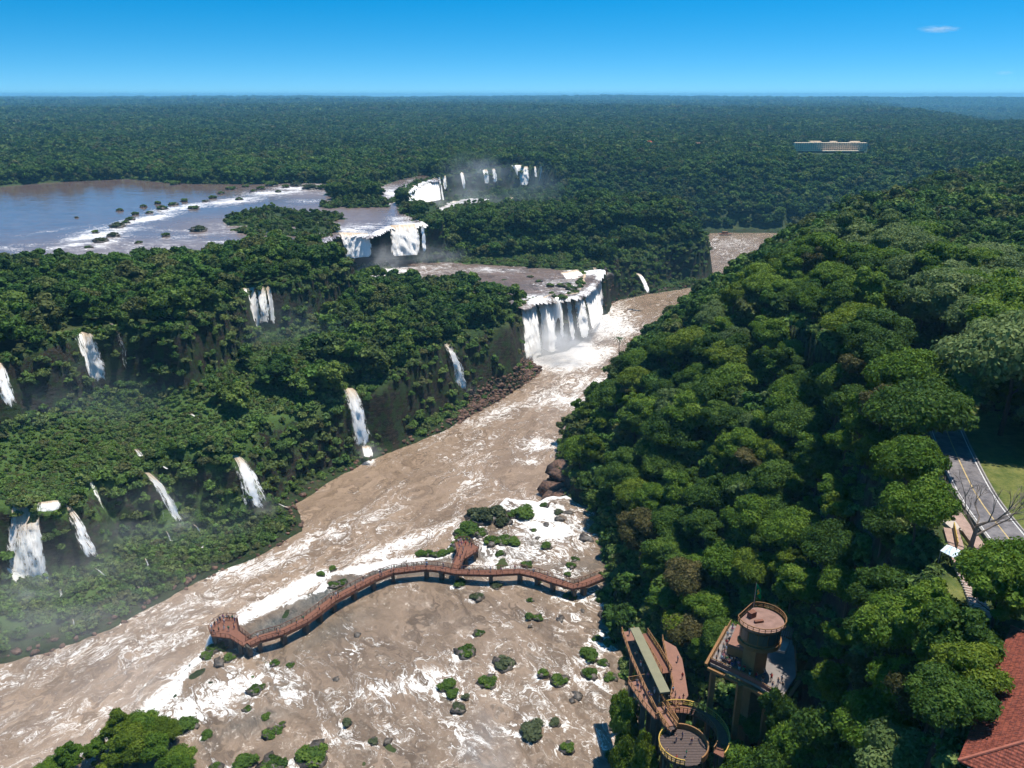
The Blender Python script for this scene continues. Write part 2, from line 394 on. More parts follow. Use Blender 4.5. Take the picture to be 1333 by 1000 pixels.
# ------------------------------------------------------------------ water
def flow_mat(name, deep, mid, foamc, scale, rough, wave=1., sheen=0.35, warp=1.0, rockc=((.055, .058, .050), (.15, .135, .11)), rr=0.):
    t = NT(name)
    fl = t.attr('flow', 'Vector')
    wv = t.noise(t.scale(fl, (.05 * scale, .08 * scale, 1)), 1., 3, .5, 0, 1)
    wsub = t.n.new('ShaderNodeVectorMath'); wsub.operation = 'SUBTRACT'; t.l.new(wv, wsub.inputs[0]); wsub.inputs[1].default_value = (.5, .5, .5)
    wmul = t.n.new('ShaderNodeVectorMath'); wmul.operation = 'SCALE'; t.l.new(wsub.outputs[0], wmul.inputs[0]); wmul.inputs['Scale'].default_value = 22. * warp / scale
    wadd = t.n.new('ShaderNodeVectorMath'); wadd.operation = 'ADD'; t.l.new(fl, wadd.inputs[0]); t.l.new(wmul.outputs[0], wadd.inputs[1])
    wv2 = t.noise(t.scale(wadd.outputs[0], (.3 * scale, .3 * scale, 1)), 1., 3, .6, 0, 1)
    w2 = t.n.new('ShaderNodeVectorMath'); w2.operation = 'SUBTRACT'; t.l.new(wv2, w2.inputs[0]); w2.inputs[1].default_value = (.5, .5, .5)
    w3 = t.n.new('ShaderNodeVectorMath'); w3.operation = 'SCALE'; t.l.new(w2.outputs[0], w3.inputs[0]); w3.inputs['Scale'].default_value = 5. * warp / scale
    w4 = t.n.new('ShaderNodeVectorMath'); w4.operation = 'ADD'; t.l.new(wadd.outputs[0], w4.inputs[0]); t.l.new(w3.outputs[0], w4.inputs[1])
    q = w4.outputs[0]
    def ridge(sx, sy, det, sharp):
        n = t.noise(t.scale(q, (sx * scale, sy * scale, 1)), 1., det, .62)
        r = t.math('SUBTRACT', 1., t.math('MULTIPLY', t.math('ABSOLUTE', t.math('SUBTRACT', n, .5)), sharp), True)
        return r
    r1 = ridge(.024, .12, 5, 10.); r2 = ridge(.085, .30, 5, 8.); r3 = ridge(.34, .85, 4, 7.)
    lace = t.math('ADD', t.math('MULTIPLY', r1, .42), t.math('ADD', t.math('MULTIPLY', r2, .45), t.math('MULTIPLY', r3, .22)))
    patch = t.noise(t.scale(q, (.02 * scale, .05 * scale, 1)), 1., 6, .65)
    foam = t.attr('foam')
    lvl = t.math('ADD', lace, t.math('ADD', t.math('MULTIPLY', t.math('SUBTRACT', patch, .5), 2.1), t.math('MULTIPLY', foam, 1.45)))
    fm = t.rampf(lvl, 1.0, 1.6)
    fine = t.noise(t.scale(fl, (.9, 1.4, 1)), 1., 5, .7)
    fm2 = t.math('MULTIPLY', fm, t.rampf(fine, .25, .6, .55, 1.))
    base = t.mix(t.rampf(t.noise(t.scale(q, (.03, .09, 1)), 1., 5, .6), .3, .7), deep, mid)
    base = t.mix(t.attr('rock'), base, t.mix(t.rampf(t.noise(t.scale(q, (.25, .7, 1)), 1., 6, .7), .38, .66), *rockc))
    col = t.mix(fm2, base, foamc)
    rip = t.noise(t.scale(q, (.55, 1.1, 1)), 1., 3, .6)
    h = t.math('ADD', t.math('ADD', t.math('MULTIPLY', lace, .55), t.math('MULTIPLY', rip, .5)), t.math('ADD', t.math('MULTIPLY', fine, .35), t.math('MULTIPLY', patch, 1.4)))
    rg = t.math('ADD', t.math('MULTIPLY', fm2, .5), t.math('ADD', t.math('MULTIPLY', t.attr('rock'), rr), rough))
    return t.out(t.bsdf(col, rg, sheen, h, .36 * wave, .7))

def flow_coords(x, y, line):
    (ax, ay), (bx, by) = line[0], line[-1]; L = math.hypot(bx - ax, by - ay); ex, ey = (bx - ax) / L, (by - ay) / L
    return (x - ax) * ex + (y - ay) * ey, (x - ax) * ey - (y - ay) * ex
def blobs(x, y, z, lst):
    """foam painted where the photo has broken water: (px, py, rx, ry, amount) at level z"""
    px, py, _ = P(x, y, z)
    v = np.zeros(x.shape)
    for bx, by, rx, ry, am, *an in lst:
        a = R(an[0]) if an else 0
        dx, dy = px - bx, py - by
        u = (dx * math.cos(a) + dy * math.sin(a)) / rx; w_ = (-dx * math.sin(a) + dy * math.cos(a)) / ry
        g = np.exp(-(u * u + w_ * w_))
        v = np.where(np.abs(am) * g > np.abs(v), am * g, v) if am > 0 else v + am * g
    return v
def water_sheet(name, poly, z, m, flow, foamf, box, grow=6., res=None, waves=(.25, 12.), rockf=None, spill=0.):
    r0, r1, a0, a1 = box
    x, y, nr_, na_ = polar(r0, r1, lambda r: .0040 if r < 1200 else .02, R(a0), R(a1), int((a1 - a0) / .13))
    sd_ = sdf(x, y, poly)
    zz = z + waves[0] * fbm(x, y, waves[1], 3) + .12 * fbm(x, y, 3., 2)
    if spill: zz = zz - spill * sstep(0, -6, sd_ + .8 * fbm(x, y, 5., 2))
    s, tt = flow_coords(x, y, flow)
    fo = foamf(x, y)
    f = grid_faces(nr_, na_)
    keep = (sd_[f] > -grow).any(1)
    f = f[keep]
    used = np.zeros(len(x), bool); used[f.ravel()] = True
    idx = np.cumsum(used) - 1
    att = {'flow': np.stack([s, tt, 0 * s], 1)[used], 'foam': fo[used], 'rock': (rockf(x, y) if rockf else 0 * x)[used]}
    o = mesh_obj(name, np.stack([x, y, zz], 1)[used], idx[f], m, smooth=True, attrs=att)
    return tag(o, kind='structure')

# lower river
flow1 = [(165,760),(165,660),(120,590),(75,520),(35,450),(5,400),(-10,340),(-35,290),(-70,250),(-110,215),(-160,175),(-220,120)]
fb1 = [(735,462,55,20,.95),(790,420,36,26,.6),(700,470,30,12,.8),(765,500,40,18,.5),(740,520,50,14,.45),(640,540,40,10,.35,-25),(700,580,30,10,.5),(690,600,22,7,.35),(850,370,20,6,.5),(950,320,40,12,.25),
       (600,580,60,30,.12),(520,670,120,35,.14,-25),(600,640,40,14,.3,-40),(595,690,10,40,.35),(520,710,90,10,.45,-20),(440,690,80,12,.35,-22),(480,740,60,6,.9,-12),(380,770,60,9,.8,-26),(330,800,50,9,.9,-28),
       (350,735,100,14,.4,-20),(250,790,120,18,.32,-18),(160,840,120,20,.32,-15),(60,880,120,18,.2,-10),(240,880,50,12,.7,-45),(200,915,40,10,.8,-40),(110,930,140,30,.2,-20),(300,740,40,10,.45,-20),(90,980,120,20,.2,-10),
       (560,640,30,20,-.25),(640,700,20,14,-.5),(420,650,40,16,-.25),(480,620,50,10,-.2),(480,470+130,9,6,.8),(350,660,14,5,.8)]
m_river = flow_mat('brown_river_water', (.150, .102, .066), (.305, .215, .145), (.78, .74, .69), 1.0, .14)
water_sheet('lower_river', RIVER, 0, m_river, flow1, lambda x, y: .10 + blobs(x, y, 0, fb1), (90, 1300, -50, 50), 7, waves=(.5, 14.))
# rapids shelf with the walkway
flow2 = [(60,100),(22,180),(0,210),(-25,235),(-50,255)]
fb2 = [(q[0] - q[2] * .35, q[1] + q[2] * .3, q[2] * .8, q[2] * .32, .42) for q in SHRUBS if q[0] < 790] + [(700,665,40,12,.75),(715,690,45,18,.62),(700,720,70,16,.42),(750,700,20,40,.36),(640,735,60,7,.3),(740,745,30,10,.4),(300,900,70,30,.55,-25),(250,925,50,26,.55,-30),(370,880,40,16,.4),(380,910,30,14,.45),
       (470,805,60,7,.2,-30),(450,850,40,8,.3,-20),(540,890,90,14,.36,-12),(590,905,60,12,.3),(470,920,60,14,.25),(640,900,50,14,.25),(700,880,50,60,.14),(770,880,18,50,.3),(760,780,30,16,.3),(700,940,60,14,.22),(600,960,50,26,.3),
       (430,960,40,14,.3),(500,960,80,24,.2),(700,800,60,10,.25),(780,840,16,20,.4),(560,770,70,10,.12),
       (500,790,80,24,-.25,-10),(430,810,50,14,-.2,-30),(570,800,80,24,-.15),(360,800,40,10,-.5,-28),(450,750,40,10,-.4,-12),(320,950,40,14,-.3),(640,850,60,20,-.08)]
rk2 = [(360,810,50,10,1.,-28),(420,775,50,12,1.,-25),(460,765,50,10,.9,-20),(520,738,60,8,.8,-8),(640,722,40,10,.6),(430,822,60,14,.5,-28),(700,705,20,8,.5),(330,940,60,12,.5,-20),(320,915,10,16,.4),(650,900,30,8,.15),(545,745,90,5,.5),(360,895,30,10,.3),(760,735,30,10,.4)]
m_shelf = flow_mat('rapids_water', (.108, .076, .050), (.255, .182, .124), (.82, .79, .74), 1.35, .14, warp=.8)
water_sheet('rapids_shelf', SHELF, 12, m_shelf, flow2, lambda x, y: .10 + blobs(x, y, 12, fb2) + .9 * sstep(3.5, -1.5, sdf(x, y, SHELF)), (105, 330, -50, 20), 7, waves=(.5, 6.), spill=12.6, rockf=lambda x, y: np.clip(blobs(x, y, 12, rk2), 0, 1))
# middle shelf
flow3 = [(-140,515),(-60,515),(0,505),(60,480)]
m_mid = flow_mat('middle_shelf_water', (.075, .052, .040), (.20, .135, .10), (.76, .74, .72), 2.4, .3)
water_sheet('middle_shelf_water', MIDWATER, 30, m_mid, flow3, lambda x, y: .02 + (.38 + .5 * fbm(x, y, 7, 2)) * sstep(2.5, -1, sdf(x, y, MIDWATER)) * (y < 535) + .85 * blobs(x, y, 30, [(500,355,60,12,.7),(560,350,60,8,.4),(720,372,40,14,.35),(695,388,20,6,.8),(745,375,20,12,.5),(765,354,25,6,.8),(640,352,60,5,.4)]), (420, 600, -18, 10), 2.2, waves=(.4, 6.), spill=3.2)
# upper river
flow4 = [(-900,700),(-520,640),(-300,590),(-150,570),(-40,600)]
fb4 = [(470,296,50,7,.6),(520,285,25,6,.7),(450,262,60,4,.5),(510,252,16,12,.8),(440,250,40,6,.5),(400,262,40,4,.5),(60,318,70,3,.5,-3),(150,322,90,3,.45,-3),(240,308,80,3,.5,-6),(170,300,40,3,.6,-10),(140,316,40,8,.7,-20),(230,300,70,3,.5),(280,315,60,3,.45),(330,312,60,4,.5),(440,297,30,5,.6),(330,255,90,9,.5,-4),(410,243,30,8,.6),(200,283,40,9,.5,-12),(120,300,50,6,.6,-12),(20,325,40,4,.6,6),(30,340,60,5,.7),(90,320,50,4,.8,-8),(130,305,60,7,.9,-10),(190,285,60,5,.9,-10),(240,270,60,5,.95,-8),(300,262,60,6,.9,-6),(350,252,60,5,.8,-3),(390,245,40,5,.8),(110,338,40,6,.6),(70,300,60,3,.5,-8),(180,312,80,4,.3),(250,310,60,4,.3),
       (350,300,40,3,.6),(420,292,40,5,.5),(460,300,30,5,.8),(525,290,25,4,.8),(500,262,30,10,.6),(540,245,20,12,.8),(500,245,20,6,.5),(60,270,60,20,-.5),(200,255,80,8,-.5),(120,255,120,12,-.5),(470,277,40,6,-.4),(180,322,180,16,.42,-4),(330,296,130,14,.40,-5),(60,330,80,10,.4)]
rk4 = [(200,327,210,20,1.3),(340,296,150,17,1.3),(430,282,90,20,1.3),(490,256,50,22,1.3),(400,252,50,9,1.2),(380,247,60,8,.8),(300,262,60,6,.6),(180,314,120,10,.35),(440,285,40,8,.6),(500,262,25,12,.8),(470,245,30,6,.7),(330,300,60,6,.5)]
m_up = flow_mat('upper_river_water', (.10, .070, .062), (.18, .128, .110), (.80, .78, .76), 1.5, .10, wave=.10, sheen=.9, warp=1.0, rockc=((.13, .092, .078), (.24, .18, .15)), rr=.42)
water_sheet('upper_river', UPRIVER, 57, m_up, flow4, lambda x, y: -.10 + (.38 + .5 * fbm(x, y, 7, 2)) * sstep(2.5, -1, sdf(x, y, UPRIVER)) * (x > -135) * (y < 900) + .85 * blobs(x, y, 57, fb4), (290, 1300, -54, 4), 2.2, waves=(.1, 9.), spill=3.2, rockf=lambda x, y: .6 * np.clip(blobs(x, y, 57, rk4), 0, 1))
# gorge middle tier
water_sheet('gorge_tier_water', GT, 30.8, m_mid, [(-60,650),(-60,800),(0,930)], lambda x, y: .5 + 0 * x, (640, 1010, -9, 6), 2, waves=(.6, 8.))
# ------------------------------------------------------------------ foliage
def leaf_mat(name, dark, mid, lite, spread=.35):
    t = NT(name); p = t.pos()
    oi = t.node('ShaderNodeObjectInfo').outputs['Random']
    lv = t.attr('leafv')
    n = t.noise(p, .25, 4, .6)
    f = t.math('ADD', t.math('MULTIPLY', lv, .55), t.math('ADD', t.math('MULTIPLY', oi, spread), t.math('MULTIPLY', n, .35)))
    c1 = t.mix(t.rampf(f, .15, .75), dark, mid); c = t.mix(t.rampf(f, .62, 1.15), c1, lite)
    pb = t.bsdf(c, .6, .10)
    tl = t.node('ShaderNodeBsdfTranslucent'); t.l.new(t.mix(.5, c, lite), tl.inputs[0])
    mx = t.node('ShaderNodeMixShader', {0: .3}); t.l.new(pb, mx.inputs[1]); t.l.new(tl.outputs[0], mx.inputs[2])
    return t.out(mx.outputs[0])
def forest_mat(name, pal):
    """one material for a whole wood: each crown takes its own tint from a palette"""
    t = NT(name); p = t.pos()
    oi = t.node('ShaderNodeObjectInfo').outputs['Random']
    cr = t.n.new('ShaderNodeValToRGB'); cr.color_ramp.interpolation = 'LINEAR'
    e = cr.color_ramp.elements
    while len(e) < len(pal): e.new(.5)
    for i, c in enumerate(pal): e[i].position = i / (len(pal) - 1); e[i].color = (*c, 1)
    t.l.new(oi, cr.inputs[0])
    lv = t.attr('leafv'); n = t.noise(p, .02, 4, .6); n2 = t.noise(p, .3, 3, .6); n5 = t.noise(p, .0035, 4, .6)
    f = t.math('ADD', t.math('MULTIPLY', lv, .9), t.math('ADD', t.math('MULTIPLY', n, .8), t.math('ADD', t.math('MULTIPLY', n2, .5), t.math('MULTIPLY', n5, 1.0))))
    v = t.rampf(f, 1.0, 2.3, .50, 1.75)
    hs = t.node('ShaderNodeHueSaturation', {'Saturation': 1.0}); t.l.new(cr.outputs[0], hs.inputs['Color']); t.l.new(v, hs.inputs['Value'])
    pb = t.bsdf(hs.outputs[0], .65, .08)
    tl = t.node('ShaderNodeBsdfTranslucent'); t.l.new(hs.outputs[0], tl.inputs[0])
    mx = t.node('ShaderNodeMixShader', {0: .2}); t.l.new(pb, mx.inputs[1]); t.l.new(tl.outputs[0], mx.inputs[2])
    return t.out(mx.outputs[0])

ICO = None
def ico(sub):
    bm = bmesh.new(); bmesh.ops.create_icosphere(bm, subdivisions=sub, radius=1)
    v = np.array([q.co[:] for q in bm.verts]); f = np.array([[q.index for q in fa.verts] for fa in bm.faces]); bm.free(); return v, f
ICO1, ICO2 = ico(1), ico(2)
def make_crown(name, seed, Rr, base, top, nlobe, nleaf, ls, m, flat=.75, core=True, spread=1., open_=0.):
    """lobed crown: leaf quads on and inside many sub-domes round an added dark core that blocks light"""
    g = np.random.default_rng(seed)
    cz = base + (top - base) * .42
    lob = []
    for k in range(nlobe):
        if k == 0: a = 0; rad = 0
        else: a = 2.4 * k + g.random() * .8; rad = Rr * spread * math.sqrt((k + .2) / nlobe) * g.uniform(.62, .92)
        hz_ = (1 - (rad / Rr) ** 2 * .8)
        lr = Rr * g.uniform(.20, .42) * (1.1 if k == 0 else 1) * (1.0 if nlobe > 6 else 1.35)
        z = cz + (top - cz) * hz_ * g.uniform(.35, 1.08) - lr * .55
        lob.append((rad * math.cos(a), rad * math.sin(a), z, lr))
        if k % 2 == 0 and rad > 0: lob.append((rad * .9 * math.cos(a + .5), rad * .9 * math.sin(a + .5), base + lr * .7 + g.random() * (cz - base) * .6, lr * .9))
    lob = np.array(lob); wgt = lob[:, 3] ** 2; wgt /= wgt.sum()
    V, Fq = [], []
    li = g.choice(len(lob), nleaf, p=wgt)
    d = g.normal(size=(nleaf, 3)); d[:, 2] = np.where(d[:, 2] < -.35, -d[:, 2] * .6, d[:, 2]); d /= np.linalg.norm(d, axis=1)[:, None]
    rr_ = lob[li, 3] * (1 - .42 * g.random(nleaf) ** 1.6 + .30 * g.random(nleaf) ** 2)
    bump_ = 1 + .16 * np.sin(d[:, 0] * 5 + li) * np.sin(d[:, 1] * 6 + li * 2) * np.cos(d[:, 2] * 5)
    c = lob[li, :3] + d * (rr_ * bump_)[:, None] * np.array([1, 1, flat])
    nrm = d + g.normal(size=(nleaf, 3)) * .55 + np.array([0, 0, .25]); nrm /= np.linalg.norm(nrm, axis=1)[:, None]
    a = np.cross(nrm, g.normal(size=(nleaf, 3))); a /= np.linalg.norm(a, axis=1)[:, None] + 1e-9
    b = np.cross(nrm, a)
    s = ls * g.uniform(.5, 1.45, nleaf)[:, None]
    q = np.stack([c - a * s, c - b * s * .6 - nrm * s * .15, c + a * s, c + b * s * .6 + nrm * s * .12], 1)
    V.append(q.reshape(-1, 3)); Fq = np.arange(nleaf * 4).reshape(-1, 4)
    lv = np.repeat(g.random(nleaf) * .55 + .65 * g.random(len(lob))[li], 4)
    faces = [tuple(x) for x in Fq]
    me = bpy.data.meshes.new(name)
    vv = q.reshape(-1, 3); ff = Fq; att = lv
    if core:  # added opaque lumps inside the lobes, there to block light and see-through gaps
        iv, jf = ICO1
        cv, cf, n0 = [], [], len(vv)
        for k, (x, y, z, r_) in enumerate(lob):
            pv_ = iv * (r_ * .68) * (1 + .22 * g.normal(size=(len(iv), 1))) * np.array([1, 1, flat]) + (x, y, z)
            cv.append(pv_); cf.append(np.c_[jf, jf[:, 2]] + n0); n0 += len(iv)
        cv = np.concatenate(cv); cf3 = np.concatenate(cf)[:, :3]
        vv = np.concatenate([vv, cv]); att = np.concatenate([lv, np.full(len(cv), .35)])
        nl = len(Fq) * 4; loops = np.concatenate([ff.ravel(), cf3.ravel()])
        starts = np.concatenate([np.arange(0, nl, 4), nl + np.arange(0, cf3.size, 3)])
    else:
        loops = ff.ravel(); starts = np.arange(0, ff.size, 4)
    me.vertices.add(len(vv)); me.vertices.foreach_set('co', vv.astype(np.float32).ravel())
    me.loops.add(len(loops)); me.loops.foreach_set('vertex_index', loops.astype(np.int32))
    me.polygons.add(len(starts)); me.polygons.foreach_set('loop_start', starts.astype(np.int32)); me.update(calc_edges=True)
    at = me.attributes.new('leafv', 'FLOAT', 'POINT'); at.data.foreach_set('value', att.astype(np.float32))
    me.materials.append(m)
    return me
def trunk_mesh(name, seed, h, r, m, limbs=6):
    g = random.Random(seed); b = MB(); p = Vector((0, 0, -1.5)); rad = r
    for k in range(4):
        q = Vector((g.uniform(-.35, .35) * k * .4, g.uniform(-.35, .35) * k * .4, -1.5 + (h + 1.5) * (k + 1) / 4)); b.tube(p, q, rad, rad * .82, 7); p = q; rad *= .82
    for k in range(limbs):
        a = 2 * PI * k / limbs + g.random(); L = h * g.uniform(.35, .5)
        s = Vector((0, 0, h * g.uniform(.6, .95))); e = s + Vector((math.cos(a) * L, math.sin(a) * L, L * .8)); b.tube(s, e, rad * .7, rad * .25, 5)
    o = b.build(name, m); me = o.data; bpy.data.objects.remove(o); return me
m_bark = simple('tree_bark', (.085, .066, .050), .9, .1, .3, 2.)
KINDS = {
 'dark green': leaf_mat('dark_green_leaves', (0.017, 0.040, 0.007), (0.046, 0.095, 0.015), (0.112, 0.178, 0.025)),
 'mid green': leaf_mat('mid_green_leaves', (0.028, 0.063, 0.008), (0.082, 0.154, 0.016), (0.182, 0.255, 0.033)),
 'bright yellow-green': leaf_mat('yellow_green_leaves', (0.036, 0.065, 0.006), (0.095, 0.147, 0.014), (0.195, 0.242, 0.029)),
 'olive brown': leaf_mat('olive_leaves', (0.037, 0.041, 0.012), (0.079, 0.078, 0.025), (0.160, 0.133, 0.051)),
 'pale grey-green': leaf_mat('pale_green_leaves', (0.044, 0.080, 0.026), (0.110, 0.165, 0.049), (0.207, 0.258, 0.091)),
}
KN = list(KINDS)
PAL = [(.028,.064,.012), (.054,.104,.018), (.032,.072,.014), (.078,.128,.022), (.024,.056,.012), (.094,.132,.026), (.042,.086,.016), (.082,.088,.028), (.038,.076,.018)]
m_forest = forest_mat('forest_leaves', PAL)
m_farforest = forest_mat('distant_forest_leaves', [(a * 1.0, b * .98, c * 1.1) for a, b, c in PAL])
m_cover = forest_mat('shrub_cover_leaves', [(.060,.110,.024), (.105,.165,.036), (.052,.100,.024), (.125,.155,.046), (.078,.135,.030), (.095,.095,.038), (.070,.130,.036)])

# clear sight lines: (photo polygon, depth of what must stay visible)
CLEAR = []
def pip(px, py, poly): return inside(px, py, poly)
def hidden_by(px, py, rpx, d):
    """true where a crown would stand before something the photograph shows"""
    bad = np.zeros(px.shape, bool)
    for poly, dd, *mg in CLEAR:
        s_ = sdf(px, py, poly)
        bad |= (d < dd) & (s_ > -rpx * (mg[0] if mg else .32))
    return bad

def cells(r0, r1, sp, a=41):
    n = int(r1 * math.sin(R(a)) / sp) + 1
    X, Y = np.meshgrid(np.arange(-n, n + 1), np.arange(0, int(r1 / sp / .88) + 2))
    X = (X + .5 * (Y % 2)).ravel() * sp; Y = Y.ravel() * sp * .88
    X = X + rng.uniform(-.38, .38, X.shape) * sp; Y = Y + rng.uniform(-.38, .38, Y.shape) * sp
    d = np.hypot(X, Y); k = (d >= r0) & (d < r1) & (np.abs(X) < Y * math.tan(R(a)) + 12)
    return X[k], Y[k]
MEADOW = Z([(-140,575),(0,560),(70,545),(150,522),(215,512),(262,545),(330,552),(300,600),(180,640),(60,668),(-140,720)], 29)
GREENFLAT = Z([(590,346),(640,342),(700,346),(790,352),(800,345),(770,335),(735,330),(690,333),(600,336),(560,346)], 31)
HOTELCLEAR = None
def scatter(r0, r1, sp, sc_lo, sc_hi, crown_r):
    x, y = cells(r0, r1, sp)
    z, m = land(x, y)
    r = np.hypot(x, y)
    s = rng.uniform(sc_lo, sc_hi, x.shape) ** 1.0 * (1 + .25 * fbm(x, y, 60, 2))
    cr = s * crown_r
    right = m['right'] > 1.5
    plateau = (m['mid'] < -1.5) & (m['up'] < -1.5) & ~right
    shelf = (m['mid'] > 7) & (m['low'] < -1.5) & (m['mw'] < -2) & ~right & (y < 990)
    isl = (m['isl'] > 1)
    meadow = (sdf(x, y, MEADOW) > 0); flat = (sdf(x, y, GREENFLAT) > 0) & (m['isl'] < 3)
    sden = np.where(meadow, .03, np.where((x < -88), .14, .97)) * np.where(flat, .03, 1)
    shelf &= (rng.random(x.shape) < sden) & ~((y > 640) & (x > -95))
    gt = (y > 640) & (y < 1000) & (x < 60) & (m['low'] < -2) & (m['mid'] > 4) & (sdf(x, y, GT) < -2) | (y > 640) & (y < 1000) & (sdf(x, y, [(18,905),(60,905),(70,950),(30,960)]) > -3) & (m['low'] < -1)
    farb = (y > 880) & (x > 55) & (m['low'] < -3)
    lowb = (m['low'] > 10) & (m['river'] < -6) & ~right & (m['shelf'] < -3) & (y < 560) & (rng.random(x.shape) < np.where(x > -75, .35, .10))
    ok = right | plateau | shelf | isl | gt | farb | lowb | (r > 2500)
    ok &= (m['road'] > 6 + cr * .75) & (sdf(x, y, OPEN_A) < -cr * .2) & (sdf(x, y, OPEN_B) < -cr * .2) & ((m['road'] > 12) | (x < 80 + .1 * y)) & (sdf(x, y, LAWN2) < -cr * .4)
    px, py, d = P(x, y, z + 8 * s)
    ok &= ~hidden_by(px, py, cr * F / d, d)
    s = np.where(lowb & ~right, s * .55, s); s = np.where(gt & ~farb, s * .5, s)
    for q in ISLETS[:3]: s = np.where(sdf(x, y, q) > -4, s * .42, s)
    s = np.where((m['right'] > 0) & (np.hypot(x, y) < 150), s * .78, s)
    s = np.where(shelf & (x < -95), s * .72, s); s = np.where(plateau & (r < 560), s * .84, s)
    s = np.where((m['right'] > 1.5) & (m['right'] < 8), s * .7, s)
    k = ok
    return x[k], y[k], z[k], s[k]
# ------------------------------------------------------------------ waterfalls
t = NT('falling_water'); fl = t.attr('flow', 'Vector')
n1_ = t.noise(t.scale(fl, (.75, .10, 1)), 1., 5, .7, .6); n2_ = t.noise(t.scale(fl, (2.6, .55, 1)), 1., 5, .75)
n3_ = t.noise(t.scale(fl, (.9, .42, 1)), 1., 5, .75)
sm_ = t.math('ADD', t.math('MULTIPLY', n1_, .40), t.math('ADD', t.math('MULTIPLY', n2_, .27), t.math('MULTIPLY', n3_, .33)))
gN = t.node('ShaderNodeNewGeometry').outputs['Normal']
def bent(zl):
    vN = t.n.new('ShaderNodeVectorMath'); vN.operation = 'ADD'; t.l.new(gN, vN.inputs[0]); vN.inputs[1].default_value = (0, 0, zl)
    vM = t.n.new('ShaderNodeVectorMath'); vM.operation = 'NORMALIZE'; t.l.new(vN.outputs[0], vM.inputs[0]); return vM.outputs[0]
col = t.mix(t.rampf(sm_, .36, .54), (.48, .44, .39), (.84, .815, .78))
col = t.mix(t.rampf(t.math('ADD', t.attr('drop'), t.math('MULTIPLY', n1_, .5)), .22, .62), (.42, .32, .22), col)
edge = t.attr('edge')
al = t.rampf(t.math('ADD', t.math('SUBTRACT', t.math('MULTIPLY', sm_, 2.6), t.math('MULTIPLY', edge, .8)), t.attr('dens')), 1.22, 1.50)
bp_ = t.node('ShaderNodeBump', {'Strength': 1., 'Distance': 1.5, 'Height': sm_, 'Normal': bent(1.1)})
pd = t.node('ShaderNodeBsdfDiffuse', {'Color': col, 'Normal': bp_.outputs[0]}); pb = pd.outputs[0]
tlc = t.node('ShaderNodeBsdfTranslucent'); t.l.new(col, tlc.inputs[0]); t.l.new(bent(-1.2), tlc.inputs['Normal'])
mx0 = t.n.new('ShaderNodeAddShader'); t.l.new(pb, mx0.inputs[0]); t.l.new(tlc.outputs[0], mx0.inputs[1])
tr = t.node('ShaderNodeBsdfTransparent'); mx = t.node('ShaderNodeMixShader'); t.l.new(al, mx.inputs[0]); t.l.new(tr.outputs[0], mx.inputs[1]); t.l.new(mx0.outputs[0], mx.inputs[2])
m_fall = t.out(mx.outputs[0])
def interp(pts, u):
    pts = np.array(pts, float); L = np.r_[0, np.cumsum(np.hypot(*np.diff(pts[:, :2], axis=0).T))]; L /= L[-1]
    return np.stack([np.interp(u, L, pts[:, k]) for k in range(pts.shape[1])], 1)
FALLS = []
